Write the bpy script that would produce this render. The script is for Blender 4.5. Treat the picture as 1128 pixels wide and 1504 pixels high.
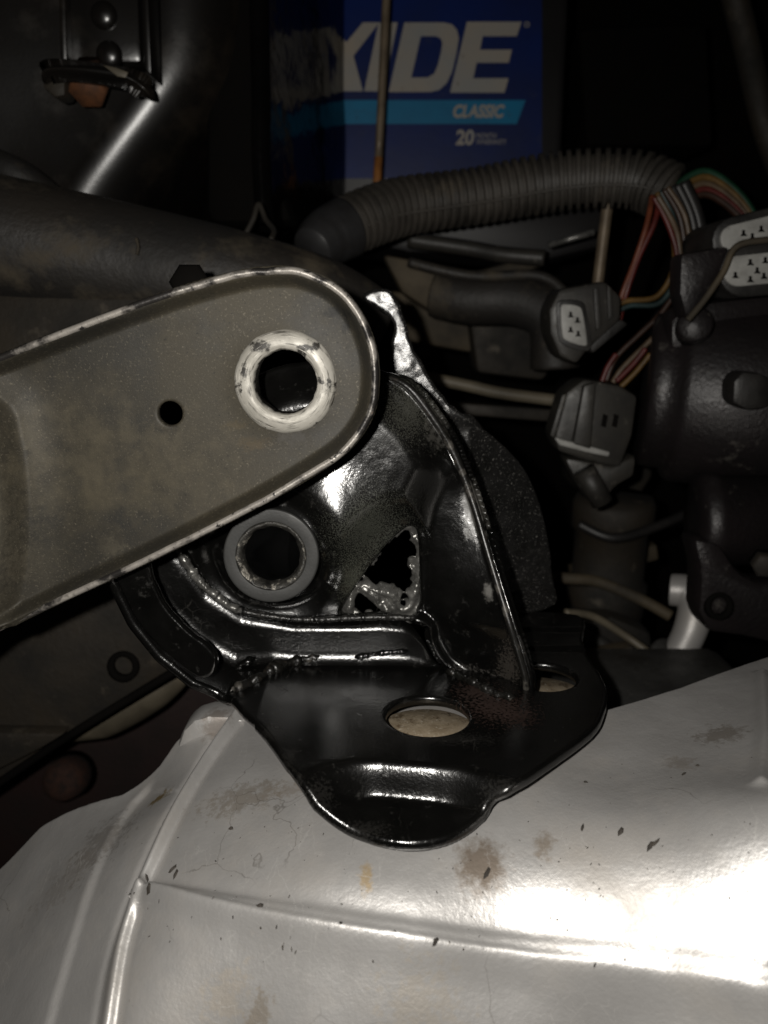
import bpy, bmesh, math, random
import numpy as np
from mathutils import Vector, Matrix
random.seed(7); np.random.seed(7)
for o in list(bpy.data.objects): bpy.data.objects.remove(o)
scene = bpy.context.scene
COL = scene.collection

# ------------------------------------------------------------------ camera, light, world, exposure
H = 0.0896                      # camera height over the bracket's foot plate (metres)
PITCH = math.radians(13.0)
FPX = 1180.0                    # focal length in photo pixels (1128 x 1504)
cam_d = bpy.data.cameras.new('camera'); cam = bpy.data.objects.new('camera', cam_d); COL.objects.link(cam)
cam.location = (0, 0, H); cam.rotation_euler = (math.pi/2 - PITCH, 0, 0)
cam_d.sensor_fit = 'VERTICAL'; cam_d.sensor_height = 36.0; cam_d.lens = 36.0*FPX/1504.0
cam_d.clip_start = 0.004; cam_d.clip_end = 20.0
cam_d.dof.use_dof = True; cam_d.dof.focus_distance = 0.188; cam_d.dof.aperture_fstop = 15.0
scene.camera = cam
fl = bpy.data.lights.new('phone_flash', 'AREA'); fl.shape = 'DISK'; fl.size = 0.0050
fl.energy = 0.42; fl.color = (1.0, 0.965, 0.905)
flo = bpy.data.objects.new('phone_flash', fl); COL.objects.link(flo)
flo.location = (-0.0165, -0.003, H + 0.0085); flo.rotation_euler = (math.pi/2 - PITCH, 0, 0)
world = bpy.data.worlds.new('World'); scene.world = world; world.use_nodes = True
bg = world.node_tree.nodes['Background']; bg.inputs[0].default_value = (1.0, 0.93, 0.85, 1); bg.inputs[1].default_value = 0.0020
scene.view_settings.view_transform = 'Standard'; scene.view_settings.look = 'None'
scene.view_settings.exposure = 0.0; scene.view_settings.gamma = 1.0
scene.view_settings.use_curve_mapping = False
scene.render.engine = 'CYCLES'
scene.render.resolution_x = 768; scene.render.resolution_y = 1024

# ------------------------------------------------------------------ photo pixel -> point on a plane of the place
CF = np.array([0, math.cos(PITCH), -math.sin(PITCH)]); CU = np.array([0, math.sin(PITCH), math.cos(PITCH)])
C0 = np.array([0, 0, H])
def ray(px, py):
    px = np.asarray(px, float); py = np.asarray(py, float)
    a = (px - 564.0)/FPX; b = -(py - 752.0)/FPX
    return np.stack([a, CF[1] + b*CU[1], CF[2] + b*CU[2]], -1)
def PY(px, py, Y):
    d = ray(px, py); return C0 + d*(np.asarray(Y)/d[..., 1])[..., None]
def PZ(px, py, Z):
    d = ray(px, py); return C0 + d*((np.asarray(Z) - H)/d[..., 2])[..., None]
def V(px, py, Y): return Vector(PY(px, py, Y))
def mpp(Y): return Y/FPX        # metres per photo pixel at a given distance (close enough)

# ------------------------------------------------------------------ small maths
def sstep(a, b, x):
    t = np.clip((np.asarray(x, float) - a)/(b - a), 0, 1); return t*t*(3 - 2*t)
def catmull(pts, n=8, closed=False):
    P = [np.array(p, float) for p in pts]; out = []
    m = len(P)
    for i in range(m if closed else m - 1):
        if closed: p0, p1, p2, p3 = P[i-1], P[i], P[(i+1) % m], P[(i+2) % m]
        else: p0, p1, p2, p3 = P[max(i-1, 0)], P[i], P[i+1], P[min(i+2, m-1)]
        for k in range(n):
            t = k/n
            out.append(.5*((2*p1) + (p2-p0)*t + (2*p0-5*p1+4*p2-p3)*t*t + (-p0+3*p1-3*p2+p3)*t**3))
    if not closed: out.append(P[-1])
    return np.array(out)
def poly_sdf(poly):
    A = np.array(poly, float); B = np.roll(A, -1, 0)
    def f(x, y):
        x = np.asarray(x, float); y = np.asarray(y, float)
        d = np.full(x.shape, 1e18); s = np.ones(x.shape)
        for (ax, ay), (bx, by) in zip(A, B):
            ex, ey = bx-ax, by-ay; wx, wy = x-ax, y-ay
            t = np.clip((wx*ex + wy*ey)/(ex*ex+ey*ey+1e-18), 0, 1)
            d = np.minimum(d, (wx-ex*t)**2 + (wy-ey*t)**2)
            c1 = y >= ay; c2 = y < by; c3 = ex*wy > ey*wx
            s = np.where((c1 & c2 & c3) | (~c1 & ~c2 & ~c3), -s, s)
        return s*np.sqrt(d)
    return f
def line_dist(poly):
    A = np.array(poly, float)
    def f(x, y):
        d = np.full(np.shape(x), 1e18); tt = np.zeros(np.shape(x)); sd = np.zeros(np.shape(x)); n = len(A) - 1
        for i in range(n):
            ax, ay = A[i]; bx, by = A[i+1]; ex, ey = bx-ax, by-ay; wx, wy = x-ax, y-ay
            t = np.clip((wx*ex + wy*ey)/(ex*ex+ey*ey+1e-18), 0, 1)
            q = (wx-ex*t)**2 + (wy-ey*t)**2; m = q < d
            d = np.where(m, q, d); tt = np.where(m, (i+t)/n, tt); sd = np.where(m, np.sign(ex*wy - ey*wx), sd)
        return np.sqrt(d), tt, sd
    return f
def circ(cx, cy, r): return lambda x, y: np.hypot(x-cx, y-cy) - r
def vnoise(x, y, seed=0):
    def h(i, j):
        v = np.sin(i*127.1 + j*311.7 + seed*74.7)*43758.5453; return v - np.floor(v)
    xi, yi = np.floor(x), np.floor(y); xf, yf = x-xi, y-yi
    u, v = xf*xf*(3-2*xf), yf*yf*(3-2*yf)
    return (h(xi, yi)*(1-u)+h(xi+1, yi)*u)*(1-v) + (h(xi, yi+1)*(1-u)+h(xi+1, yi+1)*u)*v - .5

# ------------------------------------------------------------------ materials
def mat(name, c1, c2=None, nscale=120, rough=.5, rough2=None, metal=0., bump=0., bscale=900, coat=0., spec=.5,
        layers=(), dark=None, stretch=None, bdist=.0006):
    """procedural: two-tone mottled base, bump, and mask layers (colour, noise scale, lo, hi, rough, metal, seed)"""
    m = bpy.data.materials.new(name); m.use_nodes = True; nt = m.node_tree; N = nt.nodes; L = nt.links
    b = N['Principled BSDF']; b.inputs['Specular IOR Level'].default_value = spec
    tc = N.new('ShaderNodeTexCoord'); vec = tc.outputs['Object']
    if stretch:
        mp = N.new('ShaderNodeMapping'); mp.inputs['Scale'].default_value = stretch; L.new(vec, mp.inputs[0]); vecs = mp.outputs[0]
    else: vecs = vec
    def noise(scale, detail=4, seed=0., v=None, rg=.6):
        n = N.new('ShaderNodeTexNoise'); n.noise_dimensions = '4D'; n.inputs['W'].default_value = seed
        n.inputs['Scale'].default_value = scale; n.inputs['Detail'].default_value = detail; n.inputs['Roughness'].default_value = rg
        L.new(v if v is not None else vecs, n.inputs['Vector']); return n.outputs['Fac']
    def ramp(f, lo, hi):
        r = N.new('ShaderNodeMapRange'); r.inputs[1].default_value = lo; r.inputs[2].default_value = hi
        L.new(f, r.inputs[0]); return r.outputs[0]
    def mix(f, a, bb):
        x = N.new('ShaderNodeMix'); x.data_type = 'RGBA'; L.new(f, x.inputs['Factor'])
        for i, v in ((6, a), (7, bb)):
            if isinstance(v, tuple): x.inputs[i].default_value = (*v, 1)
            else: L.new(v, x.inputs[i])
        return x.outputs[2]
    def fmix(f, a, bb):
        x = N.new('ShaderNodeMix'); L.new(f, x.inputs['Factor'])
        for i, v in ((2, a), (3, bb)):
            if isinstance(v, (int, float)): x.inputs[i].default_value = v
            else: L.new(v, x.inputs[i])
        return x.outputs[0]
    f = ramp(noise(nscale, 6), .34, .66)
    col = mix(f, c1, c2 if c2 else c1)
    rgh = fmix(f, rough, rough2 if rough2 is not None else rough)
    met = None
    mt = metal
    for (c, sc, lo, hi, r, mtl, seed) in layers:
        k = ramp(noise(sc, 7, seed, rg=.65), lo, hi)
        col = mix(k, col, c); rgh = fmix(k, rgh, r); mt = fmix(k, mt, mtl)
    L.new(col, b.inputs['Base Color']); L.new(rgh, b.inputs['Roughness'])
    if isinstance(mt, (int, float)): b.inputs['Metallic'].default_value = mt
    else: L.new(mt, b.inputs['Metallic'])
    if coat: b.inputs['Coat Weight'].default_value = coat; b.inputs['Coat Roughness'].default_value = .12
    if bump:
        bp = N.new('ShaderNodeBump'); bp.inputs['Strength'].default_value = bump; bp.inputs['Distance'].default_value = bdist
        L.new(noise(bscale, 3, 3.3, vec), bp.inputs['Height']); L.new(bp.outputs[0], b.inputs['Normal'])
        if coat: L.new(bp.outputs[0], b.inputs['Coat Normal'])
    return m
def bsdf_in(m, sock):
    nt = m.node_tree; b = nt.nodes['Principled BSDF']; l = b.inputs[sock].links; return nt, b, (l[0].from_socket if l else None)
def stain_or_light(m, c, rad, col, amt=1., nsc=700., soft=.5, ragged=.8, rough=None):
    """a patch of dirt, painted glint or painted shade with its own shape: an ellipsoid in object space, edge broken up by noise"""
    nt, b, src = bsdf_in(m, 'Base Color'); N = nt.nodes; L = nt.links
    ragged *= 2.6; soft *= 1.3
    tc = N.new('ShaderNodeTexCoord'); mp = N.new('ShaderNodeMapping'); mp.vector_type = 'TEXTURE'
    mp.inputs['Location'].default_value = tuple(c); mp.inputs['Scale'].default_value = tuple(rad); L.new(tc.outputs['Object'], mp.inputs[0])
    ln = N.new('ShaderNodeVectorMath'); ln.operation = 'LENGTH'; L.new(mp.outputs[0], ln.inputs[0])
    no = N.new('ShaderNodeTexNoise'); no.inputs['Scale'].default_value = nsc; no.inputs['Detail'].default_value = 6; no.inputs['Roughness'].default_value = .7; L.new(tc.outputs['Object'], no.inputs['Vector'])
    ad = N.new('ShaderNodeMath'); ad.operation = 'MULTIPLY_ADD'; L.new(no.outputs['Fac'], ad.inputs[0]); ad.inputs[1].default_value = ragged*2; L.new(ln.outputs['Value'], ad.inputs[2])
    mr = N.new('ShaderNodeMapRange'); L.new(ad.outputs[0], mr.inputs[0]); mr.inputs[1].default_value = 1+ragged; mr.inputs[2].default_value = 1+ragged-soft; mr.inputs[3].default_value = 0; mr.inputs[4].default_value = amt
    mx = N.new('ShaderNodeMix'); mx.data_type = 'RGBA'; L.new(mr.outputs[0], mx.inputs['Factor']); L.new(src, mx.inputs[6]); mx.inputs[7].default_value = (*col, 1)
    L.new(mx.outputs[2], b.inputs['Base Color'])
    if rough is not None:
        nt, b, s2 = bsdf_in(m, 'Roughness'); f = N.new('ShaderNodeMix'); L.new(mr.outputs[0], f.inputs['Factor']); L.new(s2, f.inputs[2]); f.inputs[3].default_value = rough; L.new(f.outputs[0], b.inputs['Roughness'])
def cracks(m, scale, width, col, mask_scale, lo, hi, seed=0., amt=1., stretch=(1, 1, 1), rot=(0, 0, 0)):
    """hairline cracks / scratches, present only in patches"""
    nt, b, src = bsdf_in(m, 'Base Color'); N = nt.nodes; L = nt.links
    tc = N.new('ShaderNodeTexCoord'); mp = N.new('ShaderNodeMapping'); mp.inputs['Scale'].default_value = stretch; mp.inputs['Rotation'].default_value = rot; mp.inputs['Location'].default_value = (seed, seed*.7, 0)
    n0 = N.new('ShaderNodeTexNoise'); n0.inputs['Scale'].default_value = scale*2.5; n0.inputs['Detail'].default_value = 4; L.new(tc.outputs['Object'], n0.inputs['Vector'])
    va = N.new('ShaderNodeVectorMath'); va.operation = 'MULTIPLY_ADD'; L.new(n0.outputs['Color'], va.inputs[0]); va.inputs[1].default_value = (.35/scale,)*3; L.new(tc.outputs['Object'], va.inputs[2]); L.new(va.outputs[0], mp.inputs[0])
    v = N.new('ShaderNodeTexVoronoi'); v.feature = 'DISTANCE_TO_EDGE'; v.inputs['Scale'].default_value = scale; L.new(mp.outputs[0], v.inputs['Vector'])
    k = N.new('ShaderNodeMapRange'); L.new(v.outputs['Distance'], k.inputs[0]); k.inputs[1].default_value = width; k.inputs[2].default_value = 0
    n1 = N.new('ShaderNodeTexNoise'); n1.noise_dimensions = '4D'; n1.inputs['W'].default_value = seed; n1.inputs['Scale'].default_value = mask_scale; n1.inputs['Detail'].default_value = 3; L.new(tc.outputs['Object'], n1.inputs['Vector'])
    q = N.new('ShaderNodeMapRange'); L.new(n1.outputs['Fac'], q.inputs[0]); q.inputs[1].default_value = lo; q.inputs[2].default_value = hi; q.inputs[4].default_value = amt
    mu = N.new('ShaderNodeMath'); mu.operation = 'MULTIPLY'; L.new(k.outputs[0], mu.inputs[0]); L.new(q.outputs[0], mu.inputs[1])
    mx = N.new('ShaderNodeMix'); mx.data_type = 'RGBA'; L.new(mu.outputs[0], mx.inputs['Factor']); L.new(src, mx.inputs[6]); mx.inputs[7].default_value = (*col, 1)
    L.new(mx.outputs[2], b.inputs['Base Color'])
M = {}
GL = [((.022, .021, .019), 300, .60, .72, .4, 0, 1.), ((.40, .38, .34), 2600, .70, .73, .35, .6, 2.)]
M['gloss'] = mat('black_gloss_paint', (.0022, .0022, .002), (.0045, .0043, .004), 90, .13, .20, 0, .40, 1500, 0, .8, layers=GL, bdist=.00012)
M['gloss_foot'] = mat('black_gloss_paint_foot', (.0022, .0022, .002), (.0045, .0043, .004), 90, .17, .23, 0, .55, 1500, 0, .8, layers=GL, bdist=.00012)
M['gloss_front'] = mat('black_gloss_paint_front', (.0022, .0022, .002), (.0045, .0043, .004), 90, .14, .22, 0, .40, 1500, 0, .8, layers=GL, bdist=.00012)
M['gloss_speck'] = mat('black_paint_dust_painted_glints', (.008, .008, .0075), (.016, .0155, .015), 120, .20, .28, 0, .6, 2600, 0, .9,  # pale flecks put the rear plate's glints into its colour
    layers=[((.45, .43, .40), 1900, .60, .65, .3, .6, 2.)], bdist=.00010)
M['gloss_worn'] = mat('black_paint_worn_to_steel', (.006, .006, .005), (.012, .011, .010), 90, .25, .4, 0, .4, 900, 0, .5,
    layers=[((.085, .078, .068), 260, .54, .62, .45, .3, 4.), ((.03, .022, .015), 500, .58, .7, .6, 0, 6.)], bdist=.0003)
M['weld'] = mat('oily_weld_metal', (.008, .0075, .007), (.03, .029, .027), 300, .22, .38, .3, .6, 900, 0, .6,
    layers=[((.16, .15, .135), 700, .60, .68, .35, .6, 4.)], bdist=.0004)
M['raw'] = mat('raw_grey_steel', (.09, .088, .082), (.24, .235, .22), 220, .20, .36, .6, .5, 900, bdist=.0004)
M['arm'] = mat('dull_grimy_zinc', (.026, .0235, .0180), (.054, .0465, .0325), 17, .50, .62, .12, .5, 2600, 0, .28,
    layers=[((.030, .0285, .025), 32, .48, .66, .5, .1, 2.), ((.14, .122, .090), 2000, .56, .72, .5, .2, 5.), ((.014, .013, .011), 1400, .57, .72, .6, 0, 15.), ((.012, .011, .010), 240, .67, .71, .6, 0, 9.)], bdist=.00006)
M['rim'] = mat('chipped_rim', (.40, .37, .33), (.24, .22, .20), 300, .35, .5, .25, .4, 900, 0, .5,
    layers=[((.035, .032, .030), 75, .50, .58, .42, .5, 3.), ((.020, .018, .017), 420, .57, .62, .5, .1, 13.), ((.12, .05, .025), 160, .64, .72, .8, 0, 7.)], bdist=.0003)
M['boss'] = mat('worn_bare_boss', (.44, .42, .375), (.29, .275, .24), 160, .40, .6, .15, .3, 1200, 0, .4,
    layers=[((.028, .026, .023), 130, .58, .62, .5, .1, 3.3)], bdist=.0001)
def swirl(m, cx, cz, dark, lo, hi, rs=2200., an=2.2, seed=0.):
    """scrape marks running round a centre (object space x, z)"""
    nt, b, src = bsdf_in(m, 'Base Color'); N = nt.nodes; L = nt.links
    tc = N.new('ShaderNodeTexCoord'); sp = N.new('ShaderNodeSeparateXYZ'); va = N.new('ShaderNodeVectorMath'); va.operation = 'SUBTRACT'; va.inputs[1].default_value = (cx, 0, cz)
    L.new(tc.outputs['Object'], va.inputs[0]); L.new(va.outputs[0], sp.inputs[0])
    at = N.new('ShaderNodeMath'); at.operation = 'ARCTAN2'; L.new(sp.outputs['Z'], at.inputs[0]); L.new(sp.outputs['X'], at.inputs[1])
    cb = N.new('ShaderNodeCombineXYZ'); L.new(sp.outputs['X'], cb.inputs[0]); L.new(sp.outputs['Z'], cb.inputs[1])
    ln = N.new('ShaderNodeVectorMath'); ln.operation = 'LENGTH'; L.new(cb.outputs[0], ln.inputs[0])
    m1 = N.new('ShaderNodeMath'); m1.operation = 'MULTIPLY'; L.new(ln.outputs['Value'], m1.inputs[0]); m1.inputs[1].default_value = rs
    m2 = N.new('ShaderNodeMath'); m2.operation = 'MULTIPLY'; L.new(at.outputs[0], m2.inputs[0]); m2.inputs[1].default_value = an
    cc = N.new('ShaderNodeCombineXYZ'); L.new(m1.outputs[0], cc.inputs[0]); L.new(m2.outputs[0], cc.inputs[1]); cc.inputs[2].default_value = seed
    no = N.new('ShaderNodeTexNoise'); no.inputs['Scale'].default_value = 1.; no.inputs['Detail'].default_value = 5; no.inputs['Roughness'].default_value = .6; L.new(cc.outputs[0], no.inputs['Vector'])
    mr = N.new('ShaderNodeMapRange'); L.new(no.outputs['Fac'], mr.inputs[0]); mr.inputs[1].default_value = lo; mr.inputs[2].default_value = hi
    mx = N.new('ShaderNodeMix'); mx.data_type = 'RGBA'; L.new(mr.outputs[0], mx.inputs['Factor']); L.new(src, mx.inputs[6]); mx.inputs[7].default_value = (*dark, 1)
    L.new(mx.outputs[2], b.inputs['Base Color'])
M['sleeve'] = mat('dusty_sleeve_face', (.045, .045, .043), (.028, .028, .027), 160, .45, .6, .2, .4, 1800, bdist=.0001)
M['sleeve_in'] = mat('rough_sleeve_ring', (.015, .014, .013), (.06, .057, .05), 420, .35, .6, .3, .8, 900,
    layers=[((.30, .28, .24), 330, .55, .61, .45, .3, 2.)], bdist=.0005)
M['bore'] = mat('dark_bore', (.0012, .0012, .0012), (.002, .002, .002), 300, .8, .9, 0, 0, 900, 0, .1)  # near-black colour stands in for the unlit depth of the tube
M['alu'] = mat('silver_cast_paint', (.50, .485, .47), (.57, .555, .54), 60, .37, .44, .50, .55, 1150, 0, .55,
    layers=[((.40, .37, .335), 26, .50, .72, .55, .25, 4.), ((.30, .25, .20), 70, .66, .76, .6, .1, 8.), ((.09, .08, .07), 1300, .69, .715, .7, 0, 6.), ((.80, .78, .75), 1500, .68, .72, .4, .5, 16.), ((.22, .20, .175), 650, .67, .71, .6, .1, 26.)], bdist=.00013)
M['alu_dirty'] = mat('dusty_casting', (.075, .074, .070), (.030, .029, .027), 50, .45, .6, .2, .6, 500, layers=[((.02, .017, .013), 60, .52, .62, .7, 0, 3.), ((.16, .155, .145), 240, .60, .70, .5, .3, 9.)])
M['seat'] = mat('tan_bolt_seat', (.34, .265, .175), (.52, .43, .31), 260, .45, .6, .2, .6, 900,
    layers=[((.15, .105, .06), 330, .53, .62, .7, 0, 3.), ((.62, .56, .46), 900, .58, .66, .5, 0, 13.)], bdist=.0002)
M['dirt'] = mat('black_flake', (.02, .018, .016), (.06, .05, .04), 300, .8)
M['rust'] = mat('flaky_rust', (.045, .016, .008), (.015, .007, .005), 350, .8, .9, 0, 1., 900)
M['rust_bright'] = mat('orange_rust', (.16, .060, .022), (.07, .03, .014), 250, .7)
M['maroon'] = mat('dark_red_oxide', (.020, .0075, .006), (.010, .005, .004), 40, .7, .85, 0, .4, 400)
M['shell'] = mat('black_body_paint', (.012, .010, .0085), (.006, .0055, .005), 22, .24, .33, 0, .15, 900, 0, 1.,
    layers=[((.032, .024, .016), 30, .50, .78, .5, 0, 2.), ((.16, .13, .10), 900, .70, .73, .6, 0, 5.)], bdist=.0002)
M['hose'] = mat('dusty_rubber', (.026, .022, .018), (.011, .0098, .0088), 30, .5, .68, 0, .5, 500,
    layers=[((.065, .052, .034), 55, .50, .68, .8, 0, 2.), ((.10, .09, .07), 700, .66, .72, .8, 0, 7.)])
M['plastic'] = mat('dusty_black_plastic', (.010, .0095, .009), (.022, .020, .018), 80, .42, .6, 0, .3, 500)
M['conduit'] = mat('dusty_corrugated_plastic', (.032, .029, .025), (.060, .052, .043), 70, .45, .65, 0, .25, 800,
    layers=[((.085, .070, .050), 60, .56, .70, .8, 0, 2.)])
M['tape'] = mat('grey_tape', (.030, .030, .031), (.020, .019, .019), 120, .45)
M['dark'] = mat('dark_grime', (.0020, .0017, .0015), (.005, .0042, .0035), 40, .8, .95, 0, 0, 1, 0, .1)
M['brown'] = mat('brown_grime', (.030, .023, .015), (.008, .007, .0055), 38, .6, .85, 0, .5, 400,
    layers=[((.075, .062, .045), 90, .60, .72, .7, 0, 3.)])
M['tan'] = mat('tan_grime', (.085, .064, .036), (.030, .024, .016), 45, .7, .8, 0, .4, 400)
M['greybox'] = mat('grey_plastic', (.036, .033, .028), (.018, .0165, .0145), 90, .4, .55, 0, .2, 500, layers=[((.10, .09, .075), 200, .60, .70, .7, 0, 3.)])
M['motor'] = mat('dark_painted_drum', (.018, .0145, .0150), (.009, .0075, .0078), 50, .36, .5, .15, .5, 600,
    layers=[((.07, .063, .055), 120, .60, .70, .6, 0, 2.)])
M['white'] = mat('white_plastic', (.36, .355, .335), (.24, .235, .22), 200, .5, layers=[((.07, .065, .055), 420, .60, .66, .7, 0, 3.)])
M['cream'] = mat('cream_hose', (.16, .135, .095), (.08, .068, .048), 60, .5)
M['rod'] = mat('rod_steel', (.22, .17, .115), (.12, .09, .06), 120, .4, .5, .2)
M['rodrust'] = mat('rod_rust', (.38, .15, .03), (.22, .085, .02), 200, .7)
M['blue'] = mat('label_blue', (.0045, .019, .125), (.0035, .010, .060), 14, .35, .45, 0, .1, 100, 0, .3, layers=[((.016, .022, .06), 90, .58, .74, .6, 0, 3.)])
M['cyan'] = mat('label_cyan', (.008, .17, .33), (.007, .13, .26), 40, .4, .5, 0, 0, 1, 0, .3, layers=[((.02, .08, .14), 120, .60, .72, .6, 0, 3.)])
M['silver_print'] = mat('label_silver', (.36, .31, .25), (.29, .29, .28), 30, .5, .6, 0, 0, 1, 0, .3, layers=[((.15, .13, .11), 200, .60, .70, .6, 0, 3.)])
M['case'] = mat('battery_black', (.006, .0055, .006), (.010, .009, .009), 40, .5)
M['mirror'] = mat('black_polished_plastic', (.002, .002, .002), (.004, .0035, .0035), 40, .10, .16, 0, .35, 45, 0, .35, bdist=.003)
for nm, c in dict(red=(.17, .018, .012), orange=(.26, .06, .02), tanw=(.19, .125, .07), green=(.012, .085, .040), yellow=(.22, .115, .018),
                  grey=(.06, .07, .065), brownw=(.06, .026, .014), teal=(.03, .065, .065)).items():
    c = tuple(x*.6+.02*sum(c) for x in c); M['w_'+nm] = mat('wire_'+nm, c, tuple(x*.5 for x in c), 200, .45)
M['w_black'] = mat('wire_black', (.010, .010, .010), (.02, .018, .017), 150, .45)

# ------------------------------------------------------------------ object helpers
def tag(o, label, cat, group=None, kind=None):
    o['label'] = label; o['category'] = cat
    if group: o['group'] = group
    if kind: o['kind'] = kind
    return o
def thing(name, label, cat, loc, group=None):
    o = bpy.data.objects.new(name, None); COL.objects.link(o); o.location = loc; o.empty_display_size = .01
    return tag(o, label, cat, group)
def wloc(o):
    v = Vector(o.location)
    while o.parent: o = o.parent; v = v + o.location
    return v
def obj(name, verts, faces, m, parent=None, smooth=True):
    v = np.array([tuple(p) for p in verts], float) if not isinstance(verts, np.ndarray) else verts.copy()
    if parent is not None: base = np.array(wloc(parent)); loc = Vector((0, 0, 0))
    else:
        base = (v.min(0)+v.max(0))/2; base[2] = v[:, 2].min(); loc = Vector(base)
    me = bpy.data.meshes.new(name); v = v - base
    me.from_pydata(v.tolist(), [], [list(f) for f in faces]); me.update()
    bm = bmesh.new(); bm.from_mesh(me); bmesh.ops.recalc_face_normals(bm, faces=bm.faces[:]); bm.to_mesh(me); bm.free()
    if smooth: me.polygons.foreach_set('use_smooth', [True]*len(me.polygons))
    me.materials.append(M[m])
    o = bpy.data.objects.new(name, me); COL.objects.link(o); o.location = loc
    if parent is not None: o.parent = parent
    return o
def bmobj(name, bm, m, parent=None, smooth=False):
    v = np.array([tuple(x.co) for x in bm.verts]); bm.verts.index_update()
    f = [[x.index for x in fc.verts] for fc in bm.faces]; bm.free()
    return obj(name, v, f, m, parent, smooth)
def tube_geo(pts, rad, seg=16, caps=True, twist=None):
    P = np.array([tuple(p) for p in pts], float); n = len(P)
    R = np.full(n, rad) if np.isscalar(rad) else np.array(rad, float)
    T = np.gradient(P, axis=0); T /= np.linalg.norm(T, axis=1)[:, None] + 1e-12
    up = np.array([0, 0, 1.]) if abs(T[0][2]) < .9 else np.array([1., 0, 0])
    a = np.cross(T[0], up); a /= np.linalg.norm(a)
    vs = []; fs = []
    for i in range(n):
        a = a - T[i]*a.dot(T[i]); a /= np.linalg.norm(a); b = np.cross(T[i], a)
        for k in range(seg):
            t = 2*math.pi*k/seg; vs.append(P[i] + R[i]*(math.cos(t)*a + math.sin(t)*b))
    for i in range(n-1):
        for k in range(seg):
            k2 = (k+1) % seg; fs.append((i*seg+k, i*seg+k2, (i+1)*seg+k2, (i+1)*seg+k))
    if caps: fs.append(tuple(range(seg))[::-1]); fs.append(tuple((n-1)*seg + k for k in range(seg)))
    return np.array(vs), fs
def tube(name, pts, rad, m, parent=None, seg=16, smooth_n=8, caps=True):
    P = catmull([tuple(p) for p in pts], smooth_n) if smooth_n else np.array([tuple(p) for p in pts])
    if not np.isscalar(rad): rad = np.interp(np.linspace(0, 1, len(P)), np.linspace(0, 1, len(rad)), rad)
    v, f = tube_geo(P, rad, seg, caps); return obj(name, v, f, m, parent)
def lathe(name, prof, origin, axis, m, parent=None, seg=64, jitter=0., closed=False):
    """prof: list of (radius, height along axis)"""
    o = np.array(tuple(origin)); ax = np.array(tuple(axis), float); ax /= np.linalg.norm(ax)
    t = np.array([0, 0, 1.]) if abs(ax[2]) < .9 else np.array([1., 0, 0])
    a = np.cross(ax, t); a /= np.linalg.norm(a); b = np.cross(ax, a); vs = []; fs = []
    n = len(prof); rng = np.random.RandomState(len(name))
    for i, (r, h) in enumerate(prof):
        for k in range(seg):
            th = 2*math.pi*k/seg
            rr = r + jitter*(vnoise(np.array(th*4+i), np.array(i*1.7), 3)+vnoise(np.array(th*11.), np.array(i*2.1), 5)*.6)
            vs.append(o + ax*(h + jitter*.6*vnoise(np.array(th*7.), np.array(i*3.), 9)) + rr*(math.cos(th)*a + math.sin(th)*b))
    for i in range(n if closed else n-1):
        j = (i+1) % n
        for k in range(seg):
            k2 = (k+1) % seg; fs.append((i*seg+k, i*seg+k2, j*seg+k2, j*seg+k))
    if not closed:
        if prof[0][0] > 1e-7: fs.append(tuple(range(seg)))
        if prof[-1][0] > 1e-7: fs.append(tuple((n-1)*seg+k for k in range(seg)))
    return obj(name, np.array(vs), fs, m, parent)
def rbox(name, c, size, m, parent=None, bev=.0008, rot=(0, 0, 0), seg=2, taper=None, smooth=True):
    bm = bmesh.new(); bmesh.ops.create_cube(bm, size=1)
    for v in bm.verts:
        s = 1.
        if taper and v.co.z > 0: s = taper
        v.co = Vector((v.co.x*size[0]*s, v.co.y*size[1]*s, v.co.z*size[2]))
    bmesh.ops.bevel(bm, geom=bm.edges[:], offset=bev, segments=seg, affect='EDGES', profile=.5)
    R = Matrix.Rotation(rot[2], 4, 'Z') @ Matrix.Rotation(rot[1], 4, 'Y') @ Matrix.Rotation(rot[0], 4, 'X')
    for v in bm.verts: v.co = (R @ v.co) + Vector(c)
    o = bmobj(name, bm, m, parent, False)
    if smooth: sm(o)
    return o
def sm(o, ang=40):
    me = o.data; me.polygons.foreach_set('use_smooth', [True]*len(me.polygons))
    me.set_sharp_from_angle(angle=math.radians(ang))
def prism(name, pts, Y, depth, m, parent=None, bev=.0006, lean=None):
    """a solid whose front outline (photo pixels) lies on the vertical plane at distance Y, depth metres thick"""
    P = [V(x, y, Y) for x, y in pts]; bm = bmesh.new()
    fv = [bm.verts.new(p) for p in P]; f = bm.faces.new(fv)
    r = bmesh.ops.extrude_face_region(bm, geom=[f])
    d = Vector(lean) if lean else Vector((0, depth, 0))
    for e in r['geom']:
        if isinstance(e, bmesh.types.BMVert): e.co += d
    if bev: bmesh.ops.bevel(bm, geom=bm.edges[:], offset=bev, segments=2, affect='EDGES', profile=.5, clamp_overlap=True)
    o = bmobj(name, bm, m, parent, False); sm(o); return o
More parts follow.
